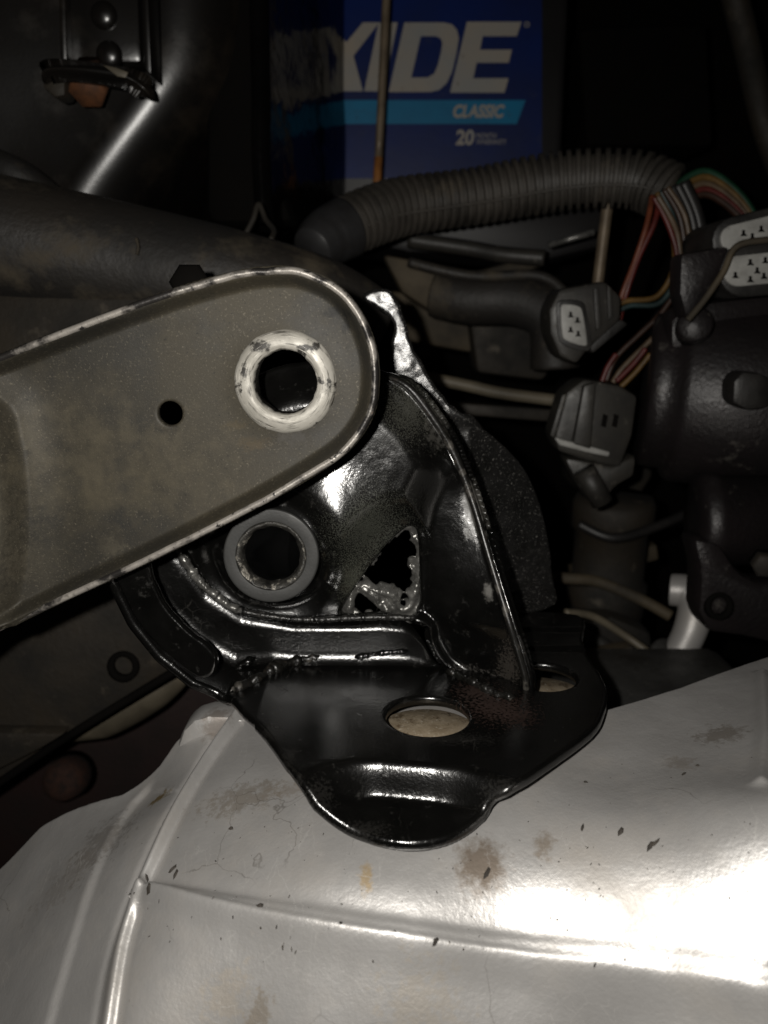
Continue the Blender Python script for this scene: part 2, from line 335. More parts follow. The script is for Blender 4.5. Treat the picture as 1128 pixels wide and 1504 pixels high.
def sheet(name, sdf, bounds, step, pos, thick, m, parent=None, er=.0006, mp=1., back=True):
    u0, u1, v0, v1 = bounds; nu = int((u1-u0)/step)+1; nv = int((v1-v0)/step)+1
    U, W = np.meshgrid(np.linspace(u0, u1, nu), np.linspace(v0, v1, nv), indexing='ij'); F = sdf(U, W)
    ins = F < 0; cell = ins[:-1, :-1] | ins[1:, :-1] | ins[1:, 1:] | ins[:-1, 1:]
    idx = np.arange(nu*nv).reshape(nu, nv)
    q = np.stack([idx[:-1, :-1][cell], idx[1:, :-1][cell], idx[1:, 1:][cell], idx[:-1, 1:][cell]], -1)
    used = np.unique(q); remap = -np.ones(nu*nv, int); remap[used] = np.arange(len(used)); q = remap[q]
    u = U.ravel()[used].copy(); w = W.ravel()[used].copy(); f = F.ravel()[used].copy(); out = f > 0; e = step*.25
    for _ in range(6):
        uo, wo = u[out], w[out]; fo = sdf(uo, wo)
        gx = (sdf(uo+e, wo)-sdf(uo-e, wo))/(2*e); gy = (sdf(uo, wo+e)-sdf(uo, wo-e))/(2*e); g2 = np.maximum(gx*gx+gy*gy, .3)
        mv = np.clip(fo/g2, -step, step); u[out] = uo-mv*gx; w[out] = wo-mv*gy
    f = np.minimum(sdf(u, w), 0)
    P = pos(u, w); n = np.cross(pos(u+e, w)-pos(u-e, w), pos(u, w+e)-pos(u, w-e))
    n /= np.linalg.norm(n, axis=1)[:, None]+1e-20; sg = np.sign((n*(C0-P)).sum(1)); sg = 1. if np.median(sg) > 0 else -1.; n *= sg
    er = min(er, thick*.49); s = np.clip(-f*mp, 0, er); drop = er - np.sqrt(np.maximum(er*er-(er-s)**2, 0))
    A = P - n*drop[:, None]; k = len(A)
    if not back: return obj(name, A, q.tolist(), m, parent)
    B = P - n*(thick-drop)[:, None]
    ed = np.concatenate([q[:, [0, 1]], q[:, [1, 2]], q[:, [2, 3]], q[:, [3, 0]]]); key = np.sort(ed, 1); key = key[:, 0]*k+key[:, 1]
    _, inv, cnt = np.unique(key, return_inverse=True, return_counts=True); be = ed[cnt[inv] == 1]
    faces = q.tolist() + (q[:, ::-1]+k).tolist() + [[b, a, a+k, b+k] for a, b in be]
    return obj(name, np.concatenate([A, B]), faces, m, parent)
def bead(name, pts, r, m, parent, jit=.5, seed=1, seg=10, squash=1.):
    """lumpy weld run along a world polyline"""
    P = catmull([tuple(p) for p in pts], 14); rng = np.random.RandomState(seed)
    d = np.r_[0, np.cumsum(np.linalg.norm(np.diff(P, axis=0), axis=1))]; n = max(12, int(d[-1]/(r*.35)))
    s = np.linspace(0, d[-1], n); Q = np.stack([np.interp(s, d, P[:, i]) for i in range(3)], -1)
    lo = np.interp(np.arange(n), np.arange(0, n+9, 4.3), rng.rand(len(np.arange(0, n+9, 4.3))))
    rip = .70+.10*np.abs(np.sin(s/(r*.9)*1.5+seed)) + .75*jit*(lo-.45)
    rip *= np.minimum(1, np.minimum(np.arange(n), np.arange(n)[::-1])/3.+.15)
    v, f = tube_geo(Q + (rng.rand(n, 3)-.5)*r*.35*jit, r*rip, seg); v += (np.random.RandomState(seed+9).rand(*v.shape)-.5)*r*.22*jit
    return obj(name, v, f, m, parent)

# ================================================================== SETTING
def wall_quad(name, P, m):
    o = obj(name, P, [(0, 1, 2, 3)], m, None, False); o['kind'] = 'structure'; return o
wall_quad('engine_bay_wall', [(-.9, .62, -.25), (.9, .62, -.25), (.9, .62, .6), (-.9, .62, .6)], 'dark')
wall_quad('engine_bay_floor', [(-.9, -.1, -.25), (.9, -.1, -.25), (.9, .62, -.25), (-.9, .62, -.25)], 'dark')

# ================================================================== GEARBOX CASING (what the bracket stands on)
case_pts = [(-150, 1400, -.072), (-60, 1330, -.060), (0, 1280, -.0535), (60, 1212, -.042), (110, 1188, -.0365), (180, 1168, -.0313), (235, 1135, -.0268), (258, 1085, -.0185),
    (290, 1056, -.0135), (345, 1050, -.0122), (500, 1045, -.0095), (700, 1030, -.0065), (890, 1043, -.0050), (1000, 1010, -.0030), (1128, 965, -.0015), (1250, 925, .0),
    (0, 1400, -.0565), (0, 1504, -.060), (100, 1300, -.0390), (100, 1400, -.0425), (100, 1504, -.0485), (60, 1600, -.056), (200, 1230, -.0260), (230, 1180, -.0235),
    (350, 1130, -.0140), (350, 1200, -.0165), (350, 1300, -.0205), (350, 1338, -.0222), (350, 1420, -.0300), (350, 1504, -.0390), (350, 1600, -.0500),
    (480, 1180, -.0118), (600, 1100, -.0070), (600, 1240, -.0122), (600, 1300, -.0154), (600, 1350, -.0186), (600, 1388, -.0214), (600, 1450, -.0278), (600, 1520, -.0360),
    (900, 1100, -.0056), (900, 1150, -.0064), (900, 1504, -.0320), (900, 1600, -.044),
    (1128, 1050, .0002), (1128, 1150, .0016), (1128, 1220, .0010), (1128, 1470, -.0215), (1128, 1540, -.030), (432, 1240, -.0150), (432, 1300, -.0178), (432, 1345, -.0204),
    (1350, 1200, .012), (1350, 1350, .008), (1350, 1500, -.006), (220, 1420, -.0330), (210, 1504, -.0400)]
cp = np.array(case_pts); cw = PZ(cp[:, 0], cp[:, 1], cp[:, 2])
# the bell-shaped shoulder on the right: slopes that swing round with x
_sh = [(x, y, z + 1.16*(y-.1305)) for x, z, ya, yb in [(.0278, -.0192, .1265, .1335), (.0424, -.0138, .1225, .1315), (.0554, -.0073, .1185, .1275), (.0673, .0002, .1145, .1235)] for y in (ya, (ya+yb)/2, yb)]
cw = np.vstack([cw, _sh])
def tps_fit(X, Y, Z, lam=1e-6):
    n = len(X); d2 = (X[:, None]-X)**2 + (Y[:, None]-Y)**2; K = .5*d2*np.log(d2+1e-14)
    A = np.zeros((n+3, n+3)); A[:n, :n] = K + lam*np.eye(n); Q = np.stack([np.ones(n), X, Y], 1); A[:n, n:] = Q; A[n:, :n] = Q.T
    w = np.linalg.solve(A, np.r_[Z, 0, 0, 0])
    def f(x, y):
        x = np.asarray(x, float); y = np.asarray(y, float); s = w[n] + w[n+1]*x + w[n+2]*y
        for i in range(n):
            q = (x-X[i])**2 + (y-Y[i])**2; s = s + w[i]*.5*q*np.log(q+1e-14)
        return s
    return f
_raw = tps_fit(cw[:, 0], cw[:, 1], cw[:, 2])
gx0, gy0, gs = -.20, .07, .001; gnx, gny = 400, 210
GX, GY = np.meshgrid(gx0+gs*np.arange(gnx), gy0+gs*np.arange(gny), indexing='ij'); GZ = _raw(GX, GY)
kr = np.exp(-.5*(np.arange(-12, 13)/4.2)**2); kr /= kr.sum()
GZ = np.pad(GZ, 12, mode='reflect', reflect_type='odd')
GZ = np.apply_along_axis(lambda q: np.convolve(q, kr, 'valid'), 0, GZ); GZ = np.apply_along_axis(lambda q: np.convolve(q, kr, 'valid'), 1, GZ)
def tps(x, y):
    x = np.clip((np.asarray(x, float)-gx0)/gs, 1, gnx-3.001); y = np.clip((np.asarray(y, float)-gy0)/gs, 1, gny-3.001)
    i = np.floor(x).astype(int); j = np.floor(y).astype(int); u = x-i; v = y-j
    def w(t): return [(-t+2*t*t-t**3)/2, (2-5*t*t+3*t**3)/2, (t+4*t*t-3*t**3)/2, (-t*t+t**3)/2]
    wu, wv = w(u), w(v); z = 0.
    for a in range(4):
        for b in range(4): z = z + wu[a]*wv[b]*GZ[i+a-1, j+b-1]
    return z
def on_case(px, py, f, z=-.02):
    d = ray(px, py); t = np.linspace(.10, .30, 240)
    for _ in range(3):
        g = C0[2]+d[2]*t - f(d[0]*t, d[1]*t); k = np.argmax(g < 0)
        if k == 0: k = int(np.argmin(np.abs(g))) or 1
        t = np.linspace(t[k-1], t[k], 24)
    return C0 + d*t[12]
crest = cw[:16]; co = np.argsort(crest[:, 0])
def yc(x): return np.interp(x, crest[co, 0], crest[co, 1])
seam = np.array([on_case(x, y, tps)[:2] for x, y in catmull([(352, 1045), (340, 1060), (300, 1118), (255, 1192), (218, 1270), (195, 1325), (172, 1400), (155, 1504), (140, 1600)], 3)])
ridge = np.array([on_case(x, y, tps)[:2] for x, y in catmull([(193, 1313), (240, 1322), (300, 1334), (430, 1361), (560, 1383), (700, 1405), (850, 1425), (1000, 1443), (1128, 1462), (1300, 1490)], 3)])
seam_d, ridge_d = line_dist(seam), line_dist(ridge)
rib2 = np.array([on_case(x, y, tps)[:2] for x, y in [(1119, 990), (1122, 1080), (1116, 1150)]]); rib2_d = line_dist(rib2)
lug = np.array([on_case(x, y, tps)[:2] for x, y in [(262, 1300), (215, 1180), (130, 1400), (95, 1504)]])
step2 = np.array([on_case(x, y, tps)[:2] for x, y in catmull([(232, 1140), (178, 1200), (135, 1290), (100, 1400), (70, 1504), (50, 1600)], 3)]); step2_d = line_dist(step2)
def case_h(x, y):
    z = tps(x, y)
    d, t, s = seam_d(x, y)
    z = z + .0025*np.exp(-(d/.0016)**2) - .0014*sstep(-.0012, .0025, d*-s)*np.exp(-(d/.010)**2) - .0008*np.exp(-((d-.0026)/.0011)**2)
    d, t, s = ridge_d(x, y); w = sstep(0., .05, t)
    side = d*s
    z = z + w*(.0036*np.exp(-((side)/.0017)**2) - .0012*np.exp(-((side-.0005)/.0009)**2)*sstep(.05, .3, t))
    d, t, s = rib2_d(x, y); z = z + .0015*np.exp(-(d/.0016)**2)
    d, t, s = step2_d(x, y); z = z - .0014*sstep(-.0014, .0018, d*s)*np.exp(-(d/.012)**2)*sstep(0, .12, t)
    k = np.maximum(0, y-yc(x)); z = z - 18*k**1.35
    z = z + .00016*vnoise(x*90, y*90, 1) + .00005*vnoise(x*420, y*420, 2) + .000025*vnoise(x*1200, y*1200, 4)
    return z
gear = thing('gearbox_casing', 'silver painted cast gearbox casing with raised ribs under the black bracket', 'gearbox', (0, .16, -.06))
bx = lambda x, y: np.maximum(np.maximum(x-.13, -.155-x), np.maximum(.098-y, y-(yc(x)+.010)))
sheet('shell', bx, (-.157, .132, .096, .232), .00042, lambda u, v: np.stack([u, v, case_h(u, v)], -1), .004, 'alu', gear, er=.0002)
def casept(px, py, up=0.):
    p = on_case(px, py, case_h); return np.array([p[0], p[1], p[2]+up])
# stains, residues and grit lying on the shell
def patch(name, px, py, rx, ry, m, seed, up=.00012, th=.00006):
    c = casept(px, py); sx = rx*.00016; sy = ry*.00024
    def sd(u, v):
        a = np.hypot((u-c[0])/sx, (v-c[1])/sy); return (a-1+1.1*vnoise((u-c[0])*900+seed*9, (v-c[1])*900, seed)+.5*vnoise((u-c[0])*3000, (v-c[1])*3000, seed+1))*min(sx, sy)
    return sheet(name, sd, (c[0]-sx*1.6, c[0]+sx*1.6, c[1]-sy*1.6, c[1]+sy*1.6), min(sx, sy)/9, lambda u, v: np.stack([u, v, case_h(u, v)+up], -1), th, m, gear, er=.00002)
gl = np.array(gear.location)
for (x, y, a_, b_, c_, am, rg) in [(705, 1270, .0062, .0058, (.155, .115, .08), .85, .35), (800, 1243, .0025, .003, (.20, .155, .11), .7, .5), (232, 1174, .0034, .0020, (.20, .14, .05), .95, .6), (538, 1288, .0016, .0030, (.40, .29, .15), .8, .5),
        (355, 1172, .011, .005, (.24, .20, .155), .6, .7), (1060, 1078, .006, .005, (.20, .17, .14), .7, .7), (1000, 1120, .004, .004, (.28, .24, .2), .5, .7), (150, 1235, .008, .008, (.22, .20, .18), .55, .9), (320, 1072, .005, .004, (.24, .20, .17), .7, .5),
        (380, 1490, .0030, .0018, (.24, .19, .13), .6, .8), (330, 1462, .005, .003, (.45, .38, .29), .4, .8), (430, 1160, .006, .003, (.30, .25, .2), .5, .7), (100, 1290, .01, .006, (.3, .27, .24), .4, .9), (620, 1480, .008, .004, (.40, .34, .26), .4, .9)]:
    stain_or_light(M['alu'], casept(x, y)-gl, (a_, b_, .02), c_, am, 500, .45, rg, .6)
cracks(M['alu'], 42, .006, (.14, .12, .10), 30, .53, .62, 2.1, .55)
cracks(M['alu'], 260, .016, (.72, .70, .67), 40, .55, .66, 4.7, .6, (1, .12, 1), (0, 0, .9))
rng = np.random.RandomState(3); fv = []; ff = []
spots = [(rng.uniform(180, 1120), rng.uniform(1085, 1420), rng.uniform(.6, 1.5)) for _ in range(190)]
spots += [(314, 1181, 5), (339, 1217, 6), (382, 1331, 7), (218, 1304, 7), (216, 1290, 5), (912, 1221, 6), (1024, 1125, 5), (1004, 1137, 4), (855, 1216, 4), (640, 1382, 4), (715, 1283, 6), (860, 1149, 4),
          (955, 1242, 6), (963, 1238, 5), (252, 1278, 6), (258, 1285, 5), (500, 1356, 3)]
for (px, py, r) in spots:
    if (380 < px < 900 and py < 1235 - abs(px-600)*.75) or (px < 330 and py < 1190 + (300-px)*.5): continue
    c = casept(px, py, .00012); a0 = rng.rand()*6; k = len(fv); st = rng.uniform(1, 2.6)
    for i in range(5):
        t = a0 + i*2*math.pi/5; rr = r*.00010*rng.uniform(.6, 1.2); ux, uy = rr*math.cos(t)*st, rr*math.sin(t)
        ux, uy = ux*math.cos(a0)-uy*math.sin(a0), ux*math.sin(a0)+uy*math.cos(a0)
        p = np.array([c[0]+ux, c[1]+uy, 0]); p[2] = float(case_h(p[0], p[1])) + .00010; fv.append(p)
    fv.append(c + np.array([0, 0, r*.00008])); ff += [(k+i, k+(i+1) % 5, k+5) for i in range(5)] + [(k+4, k+3, k+2, k+1, k)]
o = obj('dirt_flakes', np.array(fv), ff, 'dirt', gear, False); o['kind'] = 'stuff'
prism('lug', [(252, 1140), (259, 1100), (268, 1074), (284, 1058), (306, 1052), (346, 1053), (338, 1068), (312, 1108), (292, 1140)], .1945, .010, 'alu', gear, .0042)
# bolt seats under the bracket's holes
for (px, py, dz) in [(628, 1050, 0), (797, 993, -.0012)]:
    c = PZ(px, py, 0.); lathe('bolt_seat', [(.0, .0), (.0125, .0), (.0132, -.0007), (.0135, -.010), (0, -.010)], (c[0], c[1], -.0048+dz), (0, 0, 1), 'seat', gear, 40)

# ================================================================== BLACK MOUNT BRACKET
brk = thing('mount_bracket', 'glossy black stamped steel engine mount bracket with bushing tube and two foot holes', 'bracket', (0, .19, 0))
YF = .203                                   # front upright plate
def lean(z): return .0*z      # uprights lean back a little
# ---- foot plate: flat pad, front joggle down to a tongue, back wall turned up, left side curled up round the bushing
def w3(px, py, z): return PZ(px, py, z)[:2]
cl = [PY(x, y, .1865) for x, y in [(166, 835), (178, 870), (200, 915), (238, 962), (285, 1000), (330, 1022)]]
h1, h2 = PZ(628, 1050, 0), PZ(797, 993, 0)
clx = np.array([p[0] for p in cl]); clz = np.array([p[2] for p in cl])
WX = [PY(x, y, YF) for x, y in [(205, 740), (262, 803), (300, 858), (355, 896), (430, 910), (560, 908), (625, 915), (660, 985), (760, 1000)]]
wx = np.array([p[0] for p in WX]); wz = np.array([p[2] for p in WX])
jog = line_dist([w3(250, 1120, 0), w3(470, 1118, 0), w3(560, 1119, 0), w3(640, 1126, 0), w3(720, 1137, 0), w3(790, 1148, 0), w3(900, 1168, 0)])
def foot_h(x, y):
    d, t, s = jog(x, y); side = -d*s                     # positive = in front of the bend
    rf = 1-sstep(.013, .037, x)
    amp = .0058*sstep(-.020, -.004, x)*rf + .0012
    wid = .0030 + .0090*(1-sstep(-.020, -.002, x)*rf)
    tt_ = np.clip((side+.0018)/(wid+.0014), 0, 1)**1.45; z = -amp*tt_*tt_*(3-2*tt_)
    z = z - .0012*sstep(.004, .014, side)
    up = np.interp(x, np.r_[clx, -.030, -.02], np.r_[clz, .0007, 0.])
    curl = np.where(x < -.02, up, 0)
    wall = np.interp(x, wx, wz)
    y0 = .2006 - .0012*np.sin(x*140+.6)**2 - .0016*vnoise(x*110, x*0+.3, 5); k = .05*sstep(y0-.011, YF-.0012, y)**1.6 + .95*np.clip((y-YF+.0013)/.0011, 0, 1)
    k = k*(1-sstep(wx[6]-.006, wx[7], x))
    base = curl + z*(x > -.05)
    z = base + np.maximum(wall-base, 0)*k
    z = z + .0011*sstep(.212, .2145, y)*(x > .02) + .0010*sstep(.224, .2265, y)*(x > .02)
    return z + .00006*vnoise(x*200, y*200, 3)
def on_foot(px, py, z=0.): return on_case(px, py, foot_h)
foot = [on_foot(*p)[:2] for p in [(430, 1133), (455, 1165), (482, 1192), (520, 1218), (560, 1231), (605, 1236), (652, 1231), (690, 1211), (716, 1184), (752, 1158)]]
foot += [w3(*p) for p in [(800, 1124, 0), (870, 1073, 0), (888, 1043, 0), (892, 1014, 0), (883, 990, 0), (866, 965, 0), (856, 940, .001)]]
foot += [w3(850, 905, .0015), w3(745, 905, .0015)]
xr = PZ(770, 975, 0)[0]
foot += [np.array((xr-.002, YF+.004)), np.array((.0, YF+.0005)), np.array((-.030, YF+.0005)), np.array((-.066, YF+.0005))]
foot += [p[:2] for p in cl] + [w3(355, 1040, .001), w3(390, 1080, 0)]
foot_sdf = poly_sdf(catmull(foot, 4, True))
def foot_f(u, v): return np.maximum(np.maximum(foot_sdf(u, v), -circ(h1[0], h1[1], .0098)(u, v)), -circ(h2[0], h2[1], .0086)(u, v))
sheet('foot_plate', foot_f, (-.072, .070, .128, .250), .00042, lambda u, v: np.stack([u, v, foot_h(u, v)], -1), .0026, 'gloss_foot', brk, er=.0009)
# ---- curled doubler strap on the left
strap = catmull([(168, 838), (182, 880), (208, 925), (250, 968), (290, 996), (312, 992), (318, 968), (304, 948), (275, 925), (245, 893), (225, 855), (216, 825), (190, 800)], 5, True)
sheet('strap', poly_sdf(strap), (150, 330, 780, 1010), 2.2, lambda u, v: PY(u, v, .1850) - np.stack([0*u, .00025*vnoise(u/14, v/14, 2), 0*u], -1), .0030, 'gloss', brk, er=.0009, mp=mpp(.19))
# ---- front plate
fo = catmull([(300, 600), (400, 540), (500, 530), (566, 546), (602, 562), (640, 606), (672, 658), (698, 725), (722, 810), (745, 890), (764, 955), (768, 985), (760, 1012), (745, 1020), (715, 1008), (680, 990),
    (650, 970), (632, 940), (622, 912), (560, 908), (500, 908), (430, 911), (355, 897), (305, 865), (280, 828), (262, 800), (240, 740), (255, 650)], 4, True)
hole = catmull([(602, 774), (614, 790), (616, 850), (612, 896), (560, 900), (503, 902), (518, 870), (545, 830), (575, 793)], 4, True)
fo_s, ho_s, tb_s = poly_sdf(fo), poly_sdf(hole), circ(398, 817, 55)
def fp_sdf(u, v): return np.maximum(np.maximum(fo_s(u, v), -(ho_s(u, v))), -tb_s(u, v))
dome = catmull([(250, 640), (400, 545), (520, 540), (580, 565), (626, 610), (655, 655), (660, 695), (640, 740), (632, 785), (608, 776), (585, 772), (548, 800), (522, 838), (505, 880), (440, 896), (350, 880), (290, 830), (262, 760)], 4, True)
dome_s = poly_sdf(dome)
valley = line_dist([(640, 690), (634, 740), (624, 790), (621, 900), (652, 975)])
def fp_rel(u, v):
    s = -dome_s(u, v); r = .0056*sstep(-8, 60, s)
    r = r + .0036*np.exp(-(((u-486)/62)**2 + ((v-762)/64)**2))
    r = r - .0030*np.exp(-((np.hypot(u-398, v-817)-84)/20)**2)*sstep(-20, 30, s)
    e = -fo_s(u, v)                                        # turned-up outer lip on the right
    right = sstep(560, 620, u)
    r = r + right*(.0030*(1-sstep(2, 14, e)))
    x0 = 624+np.maximum(0, v-900)*.45
    flank = sstep(660, 940, v)*np.clip((u-x0)/120, 0, 1.15)
    r = r + .0130*flank
    r = r + .0012*np.exp(-((u-663)/16)**2-((v-690)/22)**2)
    return r + .00016*vnoise(u/30, v/30, 6) + .00004*vnoise(u/9, v/9, 8)
def fp_pos(u, v):
    p = PY(u, v, YF); p[..., 1] += lean(p[..., 2]) - fp_rel(u, v); return p
sheet('front_plate', fp_sdf, (235, 772, 525, 1024), 2.4, fp_pos, .0026, 'gloss_front', brk, er=.0010, mp=mpp(YF))
_b = np.array(brk.location)
for (x, y, a_, b_, c_, am, ns, rg, rf_) in [(696, 742, .0040, .0090, (.060, .057, .050), .85, 500, .5, .5), (640, 622, .0030, .0075, (.050, .047, .041), .6, 700, .7, .5), (712, 856, .0014, .0028, (.10, .095, .085), .9, 900, .4, .5), (556, 640, .012, .007, (.016, .0155, .0145), .3, 600, .9, .4),
        (540, 770, .009, .010, (.13, .135, .11), .35, 3000, 1.5, .4), (520, 850, .004, .008, (.12, .125, .10), .35, 3200, 1.5, .4), (600, 600, .006, .007, (.11, .11, .09), .35, 3000, 1.5, .4), (740, 960, .003, .009, (.07, .06, .05), .4, 1500, 1., .6), (690, 985, .007, .003, (.06, .055, .05), .7, 1200, 1., .6)]:  # fine greenish speckle patches paint sparkle glints into the colour; the rest is dust
    stain_or_light(M['gloss_front'], fp_pos(np.array([float(x)]), np.array([float(y)]))[0]-_b, (a_, .02, b_), c_, am, ns, .5, rg, rf_)
# worn steel edge along the turned-up lip
lip = [fp_pos(np.array([x+.0]), np.array([y+.0]))[0] - np.array([.0006, .0004, 0]) for x, y in [(569, 552), (602, 567), (637, 610), (668, 662), (694, 728), (718, 812), (741, 892), (760, 957), (763, 990)]]
tube('lip_edge', lip, [.0006, .0009, .0010, .0010, .0009, .0009, .0009, .0008], 'gloss_worn', brk, 10, 6)
# ---- bushing tube
tc_ = PY(398, 817, YF-.0115); tax = (0, -1, .06)
r_ = .0119
slv = lathe('bushing_sleeve', [(r_*.66, -.0302), (r_*.97, -.030), (r_*.97, -.0022), (r_*.975, -.0018), (r_*.995, -.0016), (r_, -.0012), (r_, -.0005), (r_*.99, -.0001), (r_*.97, .0), (r_*.95, .00002), (r_*.75, .0001), (r_*.735, .00005), (r_*.73, -.0002), (r_*.725, -.003)], tc_, tax, 'sleeve', brk, 96, closed=True)
lathe('inner_ring', [(r_*.64, -.003), (r_*.735, -.0022), (r_*.735, -.0004), (r_*.72, .0002), (r_*.68, .0001), (r_*.63, -.0005), (r_*.595, -.0018), (r_*.58, -.0035), (r_*.60, -.005)], tc_, tax, 'sleeve_in', slv, 120, jitter=.0005, closed=True)
lathe('bore', [(r_*.60, -.003), (r_*.60, -.028), (0, -.028), (0, -.0285), (r_*.645, -.0285), (r_*.645, -.003)], tc_, tax, 'bore', slv, 48)
# ---- rear plate with its strip rising to the torn tip
YR = .234
ro = catmull([(532, 434), (548, 425), (574, 428), (590, 455), (605, 505), (634, 558), (662, 594), (698, 620), (742, 655), (782, 700), (806, 750), (822, 810), (828, 860), (826, 906), (740, 906), (690, 860), (640, 780), (600, 690), (588, 600), (575, 545), (574, 505), (579, 476), (560, 456), (545, 448)], 4, True)
ro_s = poly_sdf(ro)
def rp_pos(u, v):
    p = PY(u, v, YR); up = 1-sstep(608, 632, v)
    p[..., 1] += -.0015*up + .02*(1-up)*np.maximum(p[..., 2]-.02, 0) - .006*sstep(880, 906, v) + .0004*vnoise(u/20, v/20, 3) + .00014*vnoise(u/7, v/7, 4)
    p[..., 1] += .00012*np.maximum(0, u-690)*(1-up)
    return p
sheet('rear_plate', lambda u, v: ro_s(u, v)+3*vnoise(u/9, v/9, 5)*(v < 600), (525, 835, 418, 912), 2.4, rp_pos, .003, 'gloss_speck', brk, er=.0009, mp=mpp(YR))
# ---- welds
def fpw(pts, off=.0006): return [fp_pos(np.array([float(x)]), np.array([float(y)]))[0]-np.array([0, off, 0]) for x, y in pts]
bead('weld_bead', fpw([(258, 798), (275, 826), (298, 856), (326, 880), (356, 897)], .001), .0016, 'raw', brk, 1.0, 2)
bead('weld_bead', fpw([(352, 896), (400, 905), (450, 909), (510, 907), (560, 905), (612, 903)], .0006), .0011, 'weld', brk, .5, 3)
wo = poly_sdf(catmull([(600, 766), (620, 788), (622, 850), (620, 912), (560, 916), (495, 914), (508, 868), (540, 826), (570, 788)], 4, True))
wh1 = poly_sdf([(599, 780), (608, 800), (606, 845), (600, 868), (592, 884), (584, 866), (570, 858), (552, 856), (540, 848), (524, 852), (546, 826), (574, 796)]); wh2 = poly_sdf([(526, 866), (540, 876), (558, 896), (534, 899), (522, 890)])
def web_sdf(u, v):
    n = 9*vnoise(u/11, v/11, 3)+5*vnoise(u/4.5, v/4.5, 6)
    return np.maximum(wo(u, v), -np.minimum(wh1(u, v)+n+1, wh2(u, v)+n*.6+1))
def web_pos(u, v):
    p = PY(u, v, YF+.0035); e = np.minimum(wh1(u, v), wh2(u, v))
    p[..., 1] -= .0016*np.exp(-((e-9)/8)**2) + .0016*vnoise(u/13, v/13, 8) + .0006*vnoise(u/5, v/5, 9); return p
sheet('torn_web', web_sdf, (490, 628, 760, 920), 1.5, web_pos, .0016, 'raw', brk, er=.0006, mp=mpp(YF))
def footw(pts, up=.0004): return [on_foot(x, y)+np.array([0, 0, up]) for x, y in pts]
bead('weld_bead', footw([(338, 1016), (362, 1008), (392, 990), (428, 974), (470, 966)]), .0017, 'gloss_worn', brk, 1., 12)
bead('weld_bead', footw([(345, 985), (375, 968)]), .0013, 'gloss', brk, 1., 13)
bead('weld_bead', footw([(520, 968), (560, 961), (600, 958)]), .0010, 'gloss', brk, .6, 14)
bead('weld_bead', footw([(655, 985), (690, 1002), (730, 1022), (756, 1026)]), .0016, 'gloss_worn', brk, 1., 16)
bl = np.array(brk.location)
cracks(M['gloss_foot'], 240, .02, (.07, .066, .06), 60, .55, .68, 3.3, .5, (1, .12, 1), (0, 0, .5))
for (x, y, a_, b_) in [(400, 1075, .003, .004), (425, 1110, .002, .004), (470, 1168, .003, .003), (540, 1218, .004, .002), (735, 1165, .004, .003), (470, 1010, .008, .004), (660, 1085, .012, .003)]:
    stain_or_light(M['gloss_foot'], on_foot(x, y)-bl, (a_, b_, .01), (.035, .033, .03), .3, 1500, .5, 1.2, .35)
for (x, y, rr, am) in [(728, 1038, .0085, .9), (700, 1016, .0060, .8), (756, 1052, .0055, .6)]:
    stain_or_light(M['gloss_foot'], PZ(x, y, 0)-bl, (rr, rr, rr*2), (.030, .013, .008), am*.85, 1100, .5, 1.1, .75)

# ================================================================== PRESSED-STEEL ARM
YA = .180; RIM = .0062
arm = thing('torque_link', 'dull grey-brown pressed steel arm with chipped bright rim and worn boss hole', 'link', (-.05, YA, .08))
ao = catmull([(-220, 604), (-100, 558), (0, 519), (120, 472), (250, 425), (330, 402), (385, 392), (440, 394), (492, 416), (530, 458), (552, 512), (556, 565), (546, 615), (515, 660), (470, 694), (400, 735), (300, 787), (200, 836), (100, 882), (0, 929), (-100, 978), (-220, 1036)], 6, True)
YRIM = YA-RIM
aw = np.array([PY(x, y, YRIM)[[0, 2]] for x, y in ao]); aw_s = poly_sdf(aw)        # outline in metres on the arm's own plane
def apt(px, py): return PY(px, py, YA)[[0, 2]]
b0 = apt(420, 561); s0 = apt(250, 607)
lb = [apt(x, y) for x, y in catmull([(-120, 560), (0, 592), (24, 640), (35, 720), (36, 790), (28, 860), (0, 925), (-120, 985)], 4, True)]; lb_s = poly_sdf(lb)
def arm_rel(x, z):
    s = -aw_s(x, z)
    r = .0048*(1-sstep(.0010, .0040, s)) + .0012*(1-np.clip((s-.0010)/.016, 0, 1))**2
    r = r + .0055*sstep(-.0022, .0030, -lb_s(x, z)) + .002*np.exp(-(np.maximum(lb_s(x, z), 0)/.006)**2)
    r = r + .0009*np.exp(-((np.hypot(x-b0[0], z-b0[1])-.0075)/.0045)**2)
    return r + .00014*vnoise(x*60, z*60, 2) + .000012*vnoise(x*700, z*700, 5)
def arm_pos(u, v): return np.stack([u, YA-arm_rel(u, v), v], -1)
sheet('tray', lambda x, z: np.maximum(np.maximum(aw_s(x, z)+.0012, -circ(b0[0], b0[1], .0074)(x, z)), -circ(s0[0], s0[1], .0027)(x, z)),
      (aw[:, 0].min(), aw[:, 0].max()+.001, aw[:, 1].min()-.001, aw[:, 1].max()+.001), .00040, arm_pos, .0022, 'arm', arm, er=.0004)
for (x, y, a_, b_) in [(383, 508, .0030, .0013), (360, 545, .0010, .0022), (470, 625, .002, .001)]:
    stain_or_light(M['boss'], PY(x, y, YA)-np.array(arm.location), (a_, .02, b_), (.02, .018, .016), .95, 900, .4, .5)
